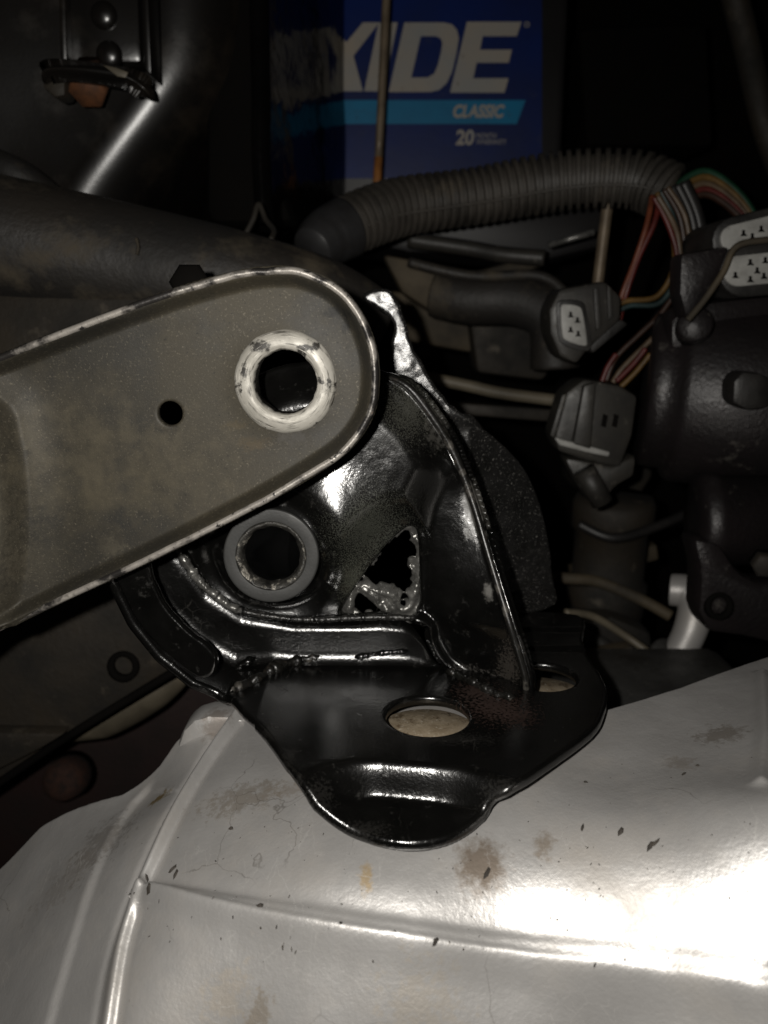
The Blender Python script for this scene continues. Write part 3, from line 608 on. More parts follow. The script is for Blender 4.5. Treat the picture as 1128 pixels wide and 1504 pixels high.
# rim: rounded strip round the edge, standing proud toward the viewer
fine = catmull([tuple(p) for p in aw[::3]], 6, True); n = len(fine)
tg = np.roll(fine, -1, 0)-np.roll(fine, 1, 0); tg /= np.linalg.norm(tg, axis=1)[:, None]; nr = np.stack([tg[:, 1], -tg[:, 0]], -1)
if aw_s(*(fine[n//3]+nr[n//3]*.001)) > 0: nr = -nr                                     # inward
prof = [(.0004, .0095), (.0, .0075), (.0, .0012), (.0003, .0003), (.0009, .0), (.0015, .0004), (.0016, .0012), (.0017, .0045), (.0017, .0095)]
rv = []; rf = []; kk = len(prof)
for i in range(n):
    jt = .00025*float(vnoise(np.array(i*.11), np.array(3.), 2)) + .00012*float(vnoise(np.array(i*.37), np.array(5.), 7))
    for (a, b) in prof:
        q = fine[i]+nr[i]*(a+jt); rv.append((q[0], YRIM+b+jt, q[1]))
for i in range(n):
    j = (i+1) % n
    for k in range(kk): rf.append((i*kk+k, i*kk+(k+1) % kk, j*kk+(k+1) % kk, j*kk+k))
obj('rim', rv, rf, 'rim', arm)
lathe('boss', [(.0070, -.0060), (.0070, .0004), (.0071, .0007), (.0074, .0010), (.0085, .0011), (.0104, .0009), (.0112, .0003), (.01145, -.0006), (.0113, -.0016), (.0080, -.0060)], (b0[0], YA-.0008, b0[1]), (0, -1, 0), 'boss', arm, 80, jitter=.00035, closed=True)

al = np.array(arm.location)
swirl(M['boss'], b0[0]-al[0], b0[1]-al[2], (.05, .045, .037), .53, .68, 1500., 1.6, 2.)
swirl(M['boss'], b0[0]-al[0], b0[1]-al[2], (.80, .76, .68), .60, .70, 4200., 1.2, 7.)
def ap3(x, y): return PY(x, y, YA)-al
for (x, y, a_, b_, c_, am) in [(492, 460, .004, .0016, (.010, .009, .008), .9), (508, 478, .0012, .003, (.010, .009, .008), .8), (372, 652, .0045, .002, (.13, .095, .05), .5), (430, 640, .004, .002, (.14, .13, .12), .6), (165, 800, .004, .003, (.16, .14, .10), .5),
                          (345, 625, .003, .0015, (.13, .10, .055), .5), (470, 600, .004, .002, (.12, .11, .09), .5), (60, 820, .012, .006, (.11, .095, .065), .5), (8, 760, .008, .022, (.17, .15, .11), .6), (250, 630, .003, .0012, (.012, .011, .010), .7)]:
    stain_or_light(M['arm'], ap3(x, y), (a_, .02, b_), tuple(q*.6 for q in c_), am, 700, 1.2 if a_ > .007 else .6, .6)
for (x, y, a_, b_, c_, am) in [(170, 700, .030, .016, (.090, .076, .050), .75), (120, 620, .022, .014, (.080, .068, .046), .5), (500, 470, .016, .012, (.022, .0215, .020), .7), (90, 480, .03, .006, (.018, .0165, .014), .8), (470, 640, .014, .010, (.034, .033, .031), .5), (250, 790, .03, .004, (.024, .022, .018), .7)]:  # broad patches paint the tray's lit middle and shaded edges into its colour
    stain_or_light(M['arm'], ap3(x, y), (a_, .05, b_), c_, am, 160, 1.1, .7)

# ================================================================== BATTERY WITH PRINTED LABEL
YB = .43
bat = thing('car_battery', 'black car battery with blue printed label behind the ribbed hose', 'battery', Vector(PY(650, 300, YB))-Vector((0, 0, .02)))
p0, p1 = PY(330, -160, YB), PY(822, 330, YB)
rbox('case', ((p0[0]+p1[0])/2, YB+.0605, (p0[2]+p1[2])/2), (p1[0]-p0[0], .12, p0[2]-p1[2]), 'case', bat, .004)
def flat(name, pts, Y, m, parent):
    P = [PY(x, y, Y) for x, y in pts]; n = len(P)
    return obj(name, np.array(P+[p+np.array([0, .0003, 0]) for p in P]), [tuple(range(n)), tuple(range(n, 2*n))[::-1]]+[(i, (i+1) % n, n+(i+1) % n, n+i) for i in range(n)], m, parent, False)
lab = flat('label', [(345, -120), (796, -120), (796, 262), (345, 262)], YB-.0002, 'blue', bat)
flat('label_band', [(345, 147), (772, 147), (759, 182), (345, 182)], YB-.0006, 'cyan', lab)
E = [(686, 32), (766, 32), (759, 53), (709, 53), (705, 73), (752, 73), (747, 92), (700, 92), (695, 115), (747, 115), (741, 136), (661, 136)]
flat('letter', E, YB-.0006, 'silver_print', lab)
flat('letter', [(x-333, y) for x, y in E], YB-.0006, 'silver_print', lab)
flat('letter', [(556, 33), (584, 33), (563, 134), (535, 134)], YB-.0006, 'silver_print', lab)
flat('letter', [(455, 33), (487, 33), (509, 62), (533, 33), (557, 33), (519, 82), (533, 134), (505, 134), (495, 103), (470, 134), (437, 134), (482, 80)], YB-.0006, 'silver_print', lab)
outer = [(594, 33), (652, 33), (664, 36), (671, 44), (674, 56), (670, 80), (664, 105), (656, 122), (645, 132), (632, 135), (571, 135)]
inner = [(618, 53), (640, 53), (647, 56), (650, 63), (648, 76), (643, 96), (638, 108), (628, 114), (604, 114)]
def ring(name, outer, inner, Y, m, parent):
    bm = bmesh.new()
    def loop(ps):
        vs = [bm.verts.new(Vector(PY(x, y, Y))) for x, y in ps]
        for i in range(len(vs)): bm.edges.new((vs[i], vs[(i+1) % len(vs)]))
    loop(outer); loop(inner); bmesh.ops.triangle_fill(bm, use_beauty=True, edges=bm.edges[:])
    r = bmesh.ops.extrude_face_region(bm, geom=bm.faces[:])
    for e in r['geom']:
        if isinstance(e, bmesh.types.BMVert): e.co.y += .0003
    return bmobj(name, bm, m, parent)
ring('letter', outer, inner, YB-.0006, 'silver_print', lab)
ring('registered_mark', [(774+4*math.cos(a), 36+4*math.sin(a)) for a in np.linspace(0, 6.28, 14)[:-1]], [(774+2.6*math.cos(a), 36+2.6*math.sin(a)) for a in np.linspace(0, 6.28, 14)[:-1]], YB-.0006, 'silver_print', lab)
def text(name, s, px, py, hpx, Y, m, parent, shear=.25, off=.0, wide=1.):
    cu = bpy.data.curves.new(name, 'FONT'); cu.body = s; cu.size = hpx*mpp(Y)*1.42; cu.shear = shear; cu.offset = off; cu.extrude = .0001
    t = bpy.data.objects.new(name, cu); COL.objects.link(t); bpy.context.view_layer.update()
    me = bpy.data.meshes.new_from_object(t); bpy.data.objects.remove(t); bpy.data.curves.remove(cu)
    p = V(px, py, Y); Rm = Matrix.Rotation(math.pi/2, 4, 'X')
    me.transform(Matrix.Translation(p-wloc(parent)) @ Rm @ Matrix.Diagonal((wide, 1, 1, 1)))
    me.materials.append(M[m]); o = bpy.data.objects.new(name, me); COL.objects.link(o); o.parent = parent; return o
text('label_text', 'CLASSIC', 664, 172, 15, YB-.0008, 'silver_print', lab, .22, .00035, .86)
text('label_text', '20', 669, 212, 18, YB-.0006, 'silver_print', lab, .1, .0003, .95)
text('label_text', 'MONTH', 699, 203, 6.5, YB-.0006, 'silver_print', lab, .1, .0, .8)
text('label_text', 'WARRANTY', 699, 212, 6.5, YB-.0006, 'silver_print', lab, .1, .0, .8)
# dipstick / tie rod in front of the label
rod = thing('tie_rod', 'thin tan steel rod rusted orange at its foot in front of blue label', 'rod', V(553, 280, .40))
tube('shaft', [V(570, -60, .40), V(563, 90, .40), V(556, 232, .40)], .0019, 'rod', rod, 12, 4)
tube('rusty_foot', [V(556, 231, .40), V(552, 300, .40)], .0020, 'rodrust', rod, 12, 0)

# ================================================================== TOP-LEFT BLACK BODY PANEL
YP = .33
pan = thing('body_panel', 'black painted body panel with rounded diagonal fold catching the light', 'panel', V(150, 320, YP))
crease = catmull([(70, 400), (118, 300), (165, 232), (215, 165), (250, 110), (268, 50), (276, -40), (278, -120)], 5)
secs = []
cvx = []
for (cx_, cy_) in crease:
    c = PY(cx_, cy_, YP); row = []
    R = .026
    row.append(c + np.array([-.16, -.030, -.0]))
    row.append(c + np.array([-.09, -.010, -.0]))
    row.append(c + np.array([-.045, -.0035, 0]))
    for a in np.linspace(-12, 84, 13):
        t = math.radians(a); row.append(c + np.array([R*math.sin(t)-.0075, R*(1-math.cos(t))-.0010, 0]))
    row.append(row[-1] + np.array([.004, .05, 0])); row.append(row[-1] + np.array([.004, .06, 0]))
    secs.append(row)
nr_, nc_ = len(secs), len(secs[0]); vv = np.array(secs).reshape(-1, 3)
obj('skin', vv, [(i*nc_+j, i*nc_+j+1, (i+1)*nc_+j+1, (i+1)*nc_+j) for i in range(nr_-1) for j in range(nc_-1)], 'shell', pan)
prism('channel', [(96, -60), (202, -60), (206, 60), (208, 92), (98, 92)], YP-.017, .012, 'shell', pan, .002)
prism('channel_flange', [(84, -60), (94, -60), (98, 95), (88, 95)], YP-.022, .014, 'shell', pan, .0008)
prism('channel_flange', [(206, -60), (216, -60), (222, 110), (211, 100)], YP-.024, .014, 'shell', pan, .0008)
for (x, y) in [(152, 22), (160, 80)]:
    lathe('rivet', [(0, .0022), (.0028, .0020), (.0042, .0008), (.0046, 0), (.0046, -.003), (0, -.003)], PY(x, y, YP-.018), (0, -1, 0), 'shell', pan, 24)
hk = thing('hanger_lip', 'black curled hanger lip with chipped paint on the body panel', 'bracket', V(140, 135, YP-.03))
hp = catmull([(58, 112), (64, 98), (90, 92), (140, 93), (180, 99), (205, 112), (222, 128), (224, 143), (212, 142), (195, 132), (170, 127), (120, 120), (80, 117), (64, 122)], 5, True)
sheet('lip', poly_sdf(hp), (50, 230, 85, 150), 1.6, lambda u, v: PY(u, v, YP-.03)-np.stack([0*u, .004*sstep(0, 14, -poly_sdf(hp)(u, v)), 0*u], -1), .005, 'shell', hk, er=.0015, mp=mpp(YP))
prism('chipped_paint', [(150, 95), (170, 99), (188, 106), (184, 114), (172, 112), (162, 104)], YP-.0346, .0008, 'cream', hk, .0002)
lathe('rusty_bolt', [(0, .003), (.0062, .003), (.0070, .0015), (.0070, -.009), (0, -.009)], PY(130, 128, YP-.022), (0, -.75, -.66), 'rust_bright', hk, 6)
prism('web', [(62, 112), (95, 112), (95, 140), (80, 143), (62, 128)], YP-.028, .01, 'brown', hk, .001)

# glossy black side panel that mirrors the label
mp_ = [PY(506, -140, YB-.003), PY(506, 300, YB-.003)]
xa = PY(392, 100, .335)[0]
q = [np.array([mp_[0][0], YB-.003, mp_[0][2]]), np.array([xa, .335, mp_[0][2]]), np.array([xa, .335, mp_[1][2]-.02]), np.array([mp_[1][0], YB-.003, mp_[1][2]-.02])]
nn = 30; vv = []
for i in range(nn+1):
    for j in range(nn+1):
        a, b = i/nn, j/nn; p = (q[0]*(1-a)+q[1]*a)*(1-b)+(q[3]*(1-a)+q[2]*a)*b
        p = p + np.array([.0012*float(vnoise(np.array(a*4.), np.array(b*6.), 3)), 0, 0]); vv.append(p)
k0 = len(vv); vv += [p-np.array([.006, .003, 0]) for p in vv]
ff = []
for i in range(nn):
    for j in range(nn):
        a = i*(nn+1)+j; f4 = (a, a+1, a+nn+2, a+nn+1); ff += [f4, tuple(x+k0 for x in f4[::-1])]
edge = [j for j in range(nn)] ; w = nn+1
loop = [j for j in range(w)] + [i*w+nn for i in range(1, w)] + [nn*w+j for j in range(nn-1, -1, -1)] + [i*w for i in range(nn-1, 0, -1)]
ff += [(loop[i], loop[(i+1) % len(loop)], loop[(i+1) % len(loop)]+k0, loop[i]+k0) for i in range(len(loop))]
tag(obj('splash_panel', np.array(vv), ff, 'mirror'), 'polished black plastic panel reflecting the blue label', 'panel')
tag(prism('intake_duct', [(300, -100), (388, -100), (394, 120), (398, 250), (440, 330), (300, 330)], .345, .05, 'dark', None, .006), 'matt black upright duct between body panel and polished panel', 'duct')

# ================================================================== RAIL TUBE AND LEFT-SIDE PIECES
YT = .285
rail = thing('frame_tube', 'fat dusty dark tube running behind the top of the steel arm', 'tube', V(250, 430, YT))
tube('barrel', [V(-160, 325, YT-.01), V(0, 352, YT-.005), (V(180, 385, YT)), V(330, 412, YT), V(470, 440, YT+.004), V(560, 475, YT+.01)], [.0205, .0205, .0195, .0175, .0145, .010], 'hose', rail, 32, 8)
tube('paint_scratch', [V(200, 350, YT-.0206), V(203, 362, YT-.0209), V(201, 374, YT-.0212)], .0005, 'tan', rail, 6, 4)
tag(tube('side_hose', [V(-120, 215, .30), V(-20, 240, .30), V(30, 262, .30), V(80, 300, .31)], .006, 'hose'), 'thin dark hose at the lower edge of the body panel', 'hose')
tag(prism('crossmember', [(-80, 430), (150, 432), (262, 425), (330, 415), (335, 470), (-80, 600)], .27, .03, 'brown', None, .003), 'grimy brown crossmember ledge under the dark tube', 'beam')
tag(lathe('bolt_head', [(0, .004), (.004, .004), (.0052, .003), (.0052, -.006), (0, -.006)], PY(282, 420, .215), (0, -1, .3), 'dark', None, 6), 'dark hexagonal bolt head peeping over the steel arm rim', 'bolt')
tag(tube('clip_wire', [V(360, 345, .31), V(372, 322, .31), V(380, 300, .312), V(390, 322, .31), V(402, 338, .305), V(398, 352, .30)], .0010, 'brown'), 'small brown wire clip on the dark tube', 'clip')

# lower-left: dark box, cream hose, brown recess
box = thing('dark_casing', 'grimy dark panel with a small hole below the steel arm', 'panel', V(120, 1080, .26))
prism('face', [(-120, 870), (180, 800), (420, 830), (330, 960), (262, 985), (110, 1082), (-120, 1230)], .262, .02, 'brown', box, .004)
lathe('bolt_hole', [(.0055, .0016), (.0035, .0018), (.0030, -.002), (.0055, -.002)], PY(182, 978, .2615), (0, -1, .2), 'dark', box, 24, closed=True)
prism('ledge', [(-120, 1075), (95, 1078), (60, 1100), (-120, 1190)], .256, .01, 'brown', box, .001)
tube('edge_bead', [V(-60, 1190, .258), V(20, 1135, .258), V(110, 1075, .258), V(262, 982, .258)], .0015, 'dark', box, 8)
tag(tube('cream_hose', [V(60, 1075, .285), V(150, 1052, .285), V(225, 1012, .285), V(268, 975, .287), V(300, 930, .295)], [.004, .0085, .0080, .006, .004], 'cream', None, 20), 'cream coloured hose curving behind the dark panel', 'hose')
tag(prism('red_brown_plate', [(-150, 1060), (420, 940), (430, 1150), (-150, 1420)], .32, .02, 'maroon', None, .004), 'dull red-brown plate in the gap behind the silver casing', 'plate')
tag(lathe('rusty_nut', [(0, .006), (.005, .006), (.008, .004), (.010, -.01), (0, -.01)], PY(95, 1145, .305), (0, -1, .3), 'rust', None, 20), 'rusty rounded nut in the gap beside the silver casing', 'nut')

# ================================================================== CORRUGATED LOOM
YC = .345
lm = thing('corrugated_hose', 'dusty black corrugated hose arching in front of the battery label', 'hose', V(700, 330, YC))
path = catmull([tuple(V(x, y, YC+d)) for x, y, d in [(500, 338, -.012), (545, 318, -.006), (600, 302, 0), (700, 288, .004), (800, 270, .004), (880, 262, 0), (940, 266, -.004), (985, 285, -.010)]], 40)
d = np.r_[0, np.cumsum(np.linalg.norm(np.diff(path, axis=0), axis=1))]; nr_ = 1400
s = np.linspace(0, d[-1], nr_); Q = np.stack([np.interp(s, d, path[:, i]) for i in range(3)], -1)
pitch = 12.2*mpp(YC); ph = (s/pitch) % 1
rad = .0115*(1+.02*np.sin(s*90)) - .0022*sstep(.22, .32, np.abs(ph-.5))
v_, f_ = tube_geo(Q, rad, 28)
obj('ribbed_tube', v_, f_, 'conduit', lm)
tube('split_seam', [Vector(p)+Vector((0, -.0108, -.0042)) for p in path[20::28]], .0006, 'conduit', lm, 8, 6)
tube('tape_wrap', [V(458, 366, YC-.024), V(470, 356, YC-.020), V(484, 347, YC-.016), V(508, 335, YC-.011)], [.0080, .0100, .0112, .0119], 'tape', lm, 28, 8)
# wires leaving its far end
WG = 'wires leaving the corrugated hose'
def wire(pts, c, label, Y=.315, r=.0011, n=8):
    P = [V(p[0], p[1], Y+(p[2] if len(p) > 2 else 0)) for p in pts]
    return tag(tube('wire', P, r, 'w_'+c, None, 8, n), label, 'wire', None)
wire([(958, 288, .004), (950, 330), (932, 385), (914, 432), (905, 470, .003)], 'orange', 'orange wire dropping straight into the small plug')
wire([(968, 286, .004), (962, 325), (938, 378), (920, 430), (910, 470, .003)], 'red', 'dull red wire beside the orange one into the small plug')
wire([(965, 283, .002), (985, 330), (990, 390), (965, 435), (920, 442), (900, 455)], 'yellow', 'yellow wire looping round beneath the orange wire')
wire([(970, 280, .002), (992, 330), (997, 395), (970, 444), (925, 449), (900, 462)], 'teal', 'teal grey wire looping outside the yellow one')
wire([(975, 278), (1000, 325), (1004, 400), (975, 455), (940, 490), (905, 525), (890, 560)], 'brownw', 'brown wire running down to the clipped plug')
wire([(980, 275), (1008, 325), (1012, 405), (985, 470), (950, 505), (915, 540), (900, 562)], 'tanw', 'tan wire running down to the clipped plug')
wire([(960, 290, -.003), (978, 322, -.003), (992, 362, -.003), (996, 400, -.002)], 'red', 'short red wire lying on the hose end')
wire([(966, 288, -.004), (985, 320, -.004), (996, 350, -.003), (1000, 400, -.002)], 'tanw', 'cream wire lying on the hose end')
wire([(905, 520, -.002), (892, 540, -.002), (880, 572, -.002)], 'red', 'red wire end entering the clipped plug')
wire([(948, 512, -.003), (930, 535, -.003), (905, 560, -.003)], 'red', 'bright red stub beside the clipped plug wires')
wire([(955, 520, -.003), (935, 545, -.003), (912, 568, -.003)], 'yellow', 'yellow stub beside the clipped plug wires')
for i, (c, dy, lb_) in enumerate([('green', 0, 'green wire arching to the twin white sockets'), ('yellow', 8, 'yellow wire arching beneath the green one'), ('tanw', 18, 'cream wire arching over the red bunch'), ('red', 26, 'red wire in the arching bunch'), ('brownw', 33, 'brown wire lowest of the arching bunch')]):
    wire([(985, 285+dy*.6), (1008, 262+dy), (1035, 252+dy), (1062, 264+dy), (1092, 292+dy), (1115, 330+dy)], c, lb_, .335, .0016)
for i, dx in enumerate([0, 9, 18]):
    wire([(985+dx, 275-dx*.4), (1008+dx, 325), (1012+dx, 395), (1000+dx, 450), (985+dx, 500), (960+dx, 560)], 'black', ['black sheathed wire innermost at the hose end', 'middle black sheathed wire at the hose end', 'black sheathed wire outermost at the hose end'][i], .322, .0026)

# ================================================================== CONNECTORS
def pins(parent, spots, Y, s=3.):
    for x, y in spots:
        k = s
        prism('slot', [(x-k, y+k), (x-k*.3, y+k*.2), (x-k*.3, y-k), (x+k*.5, y-k), (x+k*.5, y+k*.1), (x+k*1.3, y+k)], Y, .001, 'dark', parent, 0)
def stadium(cx, cy, w, h, ang, n=10):
    pts = []; r = h/2; L = w/2-r
    for sgn, a0 in ((1, -90), (-1, 90)):
        for k in range(n+1):
            a = math.radians(a0+180*k/n); pts.append((sgn*L+r*math.cos(a), r*math.sin(a)))
    c, s_ = math.cos(math.radians(ang)), math.sin(math.radians(ang))
    return [(cx+x*c-y*s_, cy+x*s_+y*c) for x, y in pts]
YK = .285
tw = thing('twin_socket', 'black connector block with two white oval slotted faces', 'connector', V(1100, 430, YK))
prism('housing', stadium(1120, 345, 150, 74, -14), YK, .03, 'plastic', tw, .003)
prism('housing', stadium(1130, 395, 150, 78, -5), YK-.004, .03, 'plastic', tw, .003)
w1 = prism('white_face', stadium(1118, 341, 122, 42, -14), YK-.0012, .003, 'white', tw, .0006)
w2 = prism('white_face', stadium(1124, 394, 124, 46, -6), YK-.0052, .003, 'white', tw, .0006)
pins(w1, [(1092, 342), (1118, 336), (1105, 347), (1140, 334)], YK-.0016, 4.5)
pins(w2, [(1080, 404), (1102, 410), (1122, 405), (1102, 385), (1124, 382), (1112, 397)], YK-.0056, 4.5)
tube('seal_lip', [V(1010, 470, YK-.008), V(1035, 440, YK-.008), V(1062, 400, YK-.008), V(1082, 362, YK-.008), V(1130, 352, YK-.008), V(1180, 350, YK-.008)], .0011, 'tan', tw, 8)
prism('bracket_tab', [(1000, 372), (1075, 360), (1060, 400), (1035, 440), (1008, 470), (998, 430)], YK-.006, .012, 'motor', tw, .002)
YJ = .30
pl = thing('small_plug', 'black plug with a white four-slot face below the corrugated hose', 'connector', V(850, 530, YJ))
prism('body', [(806, 455), (822, 424), (890, 412), (914, 436), (912, 470), (862, 516), (848, 536), (822, 524), (808, 490)], YJ, .02, 'greybox', pl, .002)
wf = prism('white_face', catmull([(824, 452), (832, 447), (850, 450), (856, 460), (862, 500), (858, 508), (832, 500), (826, 490)], 3, True), YJ-.0016, .003, 'white', pl, .0005)
pins(wf, [(838, 462), (848, 470), (838, 484), (849, 490)], YJ-.0022, 4.)
prism('rib', [(872, 424), (880, 422), (884, 478), (876, 486)], YJ-.0016, .003, 'greybox', pl, .0004)
prism('face_frame', catmull([(818, 446), (832, 440), (856, 443), (862, 458), (869, 502), (862, 516), (830, 508), (820, 492)], 3, True), YJ-.0006, .003, 'plastic', pl, .0005)
prism('rib', [(892, 418), (899, 424), (901, 464), (894, 470)], YJ-.0016, .003, 'greybox', pl, .0004)
prism('collar', [(862, 500), (912, 468), (924, 476), (870, 520)], YJ+.002, .012, 'plastic', pl, .001)
cpn = thing('clip_plug', 'grey clip-lock plug with a pale scuffed edge hanging from wires', 'connector', V(870, 740, YJ))
prism('body', [(812, 640), (830, 578), (858, 556), (912, 566), (938, 582), (930, 640), (912, 688), (880, 682), (820, 664)], YJ-.004, .018, 'greybox', cpn, .002)
prism('latch', [(858, 566), (876, 562), (868, 660), (842, 652)], YJ-.0075, .004, 'greybox', cpn, .0008)
prism('ridge', [(826, 580), (834, 578), (816, 645), (808, 640)], YJ-.007, .005, 'greybox', cpn, .0006)
for x in (886, 902): prism('slot', [(x, 608), (x+7, 610), (x+4, 628), (x-3, 626)], YJ-.0044, .001, 'dark', cpn, 0)
prism('scuffed_edge', [(814, 642), (826, 646), (860, 654), (896, 664), (894, 671), (860, 664), (822, 654)], YJ-.0052, .003, 'white', cpn, .0005)
prism('lower_shell', [(828, 672), (900, 684), (936, 668), (932, 700), (905, 715), (888, 738), (870, 742), (850, 715)], YJ+.001, .014, 'greybox', cpn, .002)
tube('spigot', [V(858, 690, YJ-.002), V(885, 738, YJ-.002)], .0042, 'greybox', cpn, 16, 0)

# ================================================================== RIGHT: DARK DRUM, SMALL DRUM, LUG
YD = .30
mo = thing('drum_motor', 'large dark painted drum standing beside the plugs', 'motor', V(1080, 720, YD))
c = np.array(V(1010, 575, YD+.02)); e = np.array([1., -.25, -.06])
lathe('drum', [(0, -.017), (.028, -.017), (.0305, -.0155), (.031, -.012), (.031, -.008), (.0345, -.006), (.036, -.003), (.036, .08), (0, .08)], c, e, 'motor', mo, 72)
prism('clip', [(1078, 560), (1092, 545), (1120, 548), (1140, 560), (1132, 600), (1098, 604), (1076, 592)], YD-.026, .012, 'plastic', mo, .002)
lathe('pipe_end', [(0, .003), (.0052, .003), (.0062, .0015), (.0062, -.008), (0, -.008)], PY(1020, 478, YD-.012), (-.3, -1, .2), 'motor', mo, 28)
prism('shoulder', [(985, 470), (1010, 445), (1140, 430), (1180, 460), (1180, 520), (985, 520)], YD-.004, .02, 'motor', mo, .004)
sm_ = thing('small_drum', 'short shiny dark cylinder with a bolted foot under the large drum', 'motor', V(1090, 930, .28))
lathe('barrel', [(0, -.016), (.016, -.016), (.0178, -.014), (.018, -.011), (.018, -.009), (.0168, -.008), (.0168, .07), (0, .07)], PY(1085, 765, .29), (1, -.12, .02), 'motor', sm_, 64)
prism('foot', [(1018, 790), (1060, 800), (1085, 840), (1120, 860), (1180, 850), (1180, 960), (1100, 938), (1040, 930), (1026, 900), (1030, 840)], .272, .016, 'motor', sm_, .003)
lathe('foot_hole', [(.0050, .0010), (.0032, .0012), (.0028, -.002), (.0050, -.002)], PY(1056, 890, .2712), (0, -1, .25), 'dark', sm_, 24, closed=True)
lathe('bolt', [(0, .004), (.0035, .004), (.0045, .003), (.0045, -.004), (0, -.004)], PY(1122, 828, .268), (-.3, -1, 0), 'brown', sm_, 6)

# ================================================================== BLURRED PIECES BEHIND
tag(prism('tray_edge', [(560, 372), (700, 398), (790, 372), (806, 388), (720, 420), (650, 470), (590, 430)], .37, .02, 'tan', None, .003), 'tan grimy tray edge under the corrugated hose', 'tray')
tag(prism('battery_tray', [(470, 300), (900, 290), (900, 360), (800, 385), (600, 372), (480, 350)], .40, .12, 'case', None, .004), 'black tray carrying the battery behind the corrugated hose', 'tray')
tag(tube('dark_hose', [V(640, 430, .36), V(690, 440, .355), V(760, 442, .35), V(810, 470, .345), V(815, 540, .345)], .0105, 'hose', None, 20), 'dark hose curling behind the small plug', 'hose')
tag(tube('thin_pipe', [V(590, 548, .35), V(680, 565, .35), V(740, 578, .35), V(850, 592, .35)], .0026, 'cream', None, 12), 'thin pale pipe crossing behind the bracket shoulder', 'pipe')
tag(tube('support_rod', [V(897, 268, .36), V(886, 350, .36), V(874, 450, .36)], .0024, 'rod', None, 12), 'short upright grey rod under the corrugated hose', 'rod')
tag(tube('bright_pin', [V(806, 360, .36), V(840, 350, .355), V(872, 341, .355)], .0014, 'raw', None, 10), 'bright thin pin slanting under the corrugated hose', 'pin')
tag(tube('stub_pipe', [V(600, 352, .375), V(690, 365, .37), V(740, 374, .365), V(800, 379, .36)], .0035, 'greybox', None, 14), 'grey stub pipe with worn tip below the corrugated hose', 'pipe')
tag(lathe('brown_canister', [(0, .01), (.017, .01), (.0185, .007), (.0185, -.004), (.0165, -.006), (.0165, -.03), (.0185, -.032), (.0185, -.05), (0, -.05)], PY(900, 760, .36), (0, -.1, 1), 'brown', None, 40), 'brown grimy canister below the grey plug', 'canister')
tag(tube('brown_hose', [V(770, 845, .335), V(840, 850, .33), V(880, 855, .33), V(940, 880, .325), V(985, 905, .32)], .0025, 'tan', None, 12), 'thin tan hose sloping towards the silver elbow', 'hose')
el = thing('silver_elbow', 'silver metal pipe elbow behind the casing', 'pipe', V(1000, 985, .30))
tube('elbow', [V(985, 866, .315), V(1010, 870, .312), V(1022, 890, .308), V(1012, 930, .304), V(992, 968, .30)], [.0065, .007, .007, .0065, .006], 'alu', el, 24, 8)
lathe('flange', [(0, .002), (.008, .002), (.009, .001), (.009, -.003), (0, -.003)], PY(985, 968, .298), (.3, -.5, .7), 'alu_dirty', el, 28)
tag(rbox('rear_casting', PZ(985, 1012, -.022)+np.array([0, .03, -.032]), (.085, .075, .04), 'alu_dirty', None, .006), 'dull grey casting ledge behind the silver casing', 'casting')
tag(prism('brown_block', [(835, 920), (900, 905), (960, 930), (960, 1000), (880, 1010), (840, 985)], .335, .03, 'brown', None, .004), 'brown rusty block in the gap beside the bracket', 'block')
tag(tube('far_hose', [V(1065, -60, .42), V(1095, 60, .42), V(1128, 200, .42), V(1180, 330, .42)], .006, 'brown', None, 14), 'dull brown hose descending at the far side of the bay', 'hose')
tag(prism('far_relay_box', [(850, 40), (1040, 30), (1050, 215), (860, 215)], .48, .05, 'dark', None, .004), 'matt dark box beside the battery', 'box')

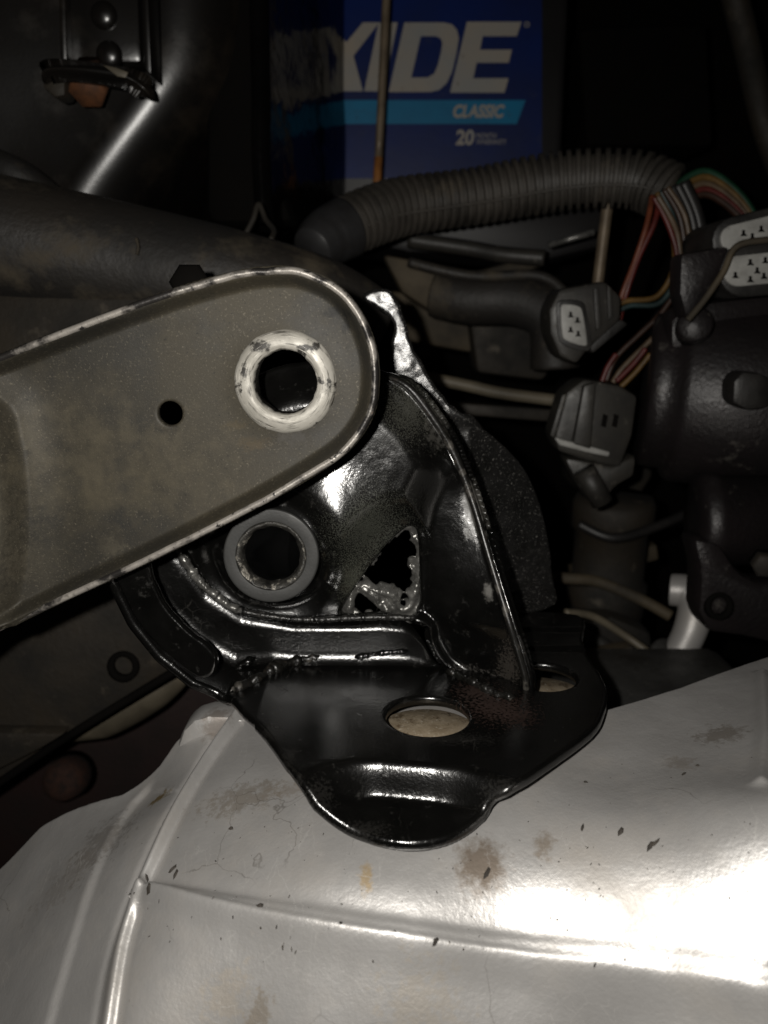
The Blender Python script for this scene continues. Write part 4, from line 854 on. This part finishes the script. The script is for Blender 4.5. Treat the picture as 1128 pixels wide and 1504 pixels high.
# dim clutter deeper in the bay
def dim(name, pts, Y, d, m, label, cat, bev=.003): tag(prism(name, pts, Y, d, m, None, bev), label, cat)
dim('ribbed_cover', [(690, 470), (800, 455), (820, 520), (800, 560), (700, 548)], .385, .03, 'brown', 'dim brown ribbed cover behind the dark hose', 'cover')
dim('flat_bar', [(640, 590), (840, 604), (838, 622), (640, 606)], .375, .012, 'brown', 'dim grey flat bar below the thin pale pipe', 'bar', .001)
dim('valve_block', [(840, 640), (845, 720), (930, 745), (960, 700), (955, 640)], .40, .03, 'brown', 'dim block seen below the grey clip plug', 'block')
dim('rusty_strap', [(838, 835), (965, 800), (968, 822), (842, 860)], .375, .008, 'tan', 'dim tan strap around the brown canister', 'strap', .001)
dim('pump_flange', [(870, 960), (930, 950), (955, 985), (940, 1015), (880, 1020)], .315, .008, 'tan', 'rusty tan flange low in the gap beside the bracket', 'flange', .001)
dim('ledge_plate', [(560, 425), (700, 440), (760, 480), (700, 520), (590, 500)], .40, .02, 'tan', 'dim tan plate behind the bright torn tip', 'plate')
tag(tube('vacuum_line', [V(830, 900, .30), V(870, 905, .305), V(920, 935, .305), V(955, 960, .30)], .0016, 'cream', None, 10), 'thin pale vacuum line in the gap beside the bracket', 'hose')
tag(tube('lower_cable', [V(850, 770, .34), V(900, 790, .335), V(960, 775, .34), V(1040, 740, .35)], .0022, 'w_black', None, 10), 'black cable sagging below the clip plug', 'cable')
tag(tube('earth_cable', [V(600, 385, .35), V(690, 405, .345), V(790, 405, .34), V(830, 430, .335)], .0022, 'hose', None, 10), 'dull dark cable under the grey stub pipe', 'cable')

# bright castings and pipework glimpsed in the gap behind the casing
pu = thing('coolant_pump', 'small bright aluminium coolant pump in the gap behind the casing', 'pump', V(965, 1000, .31))
lathe('barrel', [(0, -.006), (.0045, -.006), (.0055, -.005), (.0055, .010), (.0068, .011), (.0068, .014), (0, .014)], PY(975, 975, .312), (.5, -.6, .5), 'alu', pu, 28)
prism('mounting_ear', [(935, 968), (958, 958), (968, 985), (950, 1002), (934, 992)], .308, .006, 'alu_dirty', pu, .001)
lathe('ear_bolt', [(0, .003), (.003, .003), (.0036, .002), (.0036, -.002), (0, -.002)], PY(950, 980, .3075), (0, -1, .2), 'alu', pu, 6)
tag(tube('coolant_pipe', [V(840, 930, .325), V(890, 950, .325), V(930, 1000, .32), V(990, 1012, .315), V(1060, 985, .31)], .0032, 'alu_dirty', None, 14), 'dull metal coolant pipe low behind the silver casing', 'pipe')
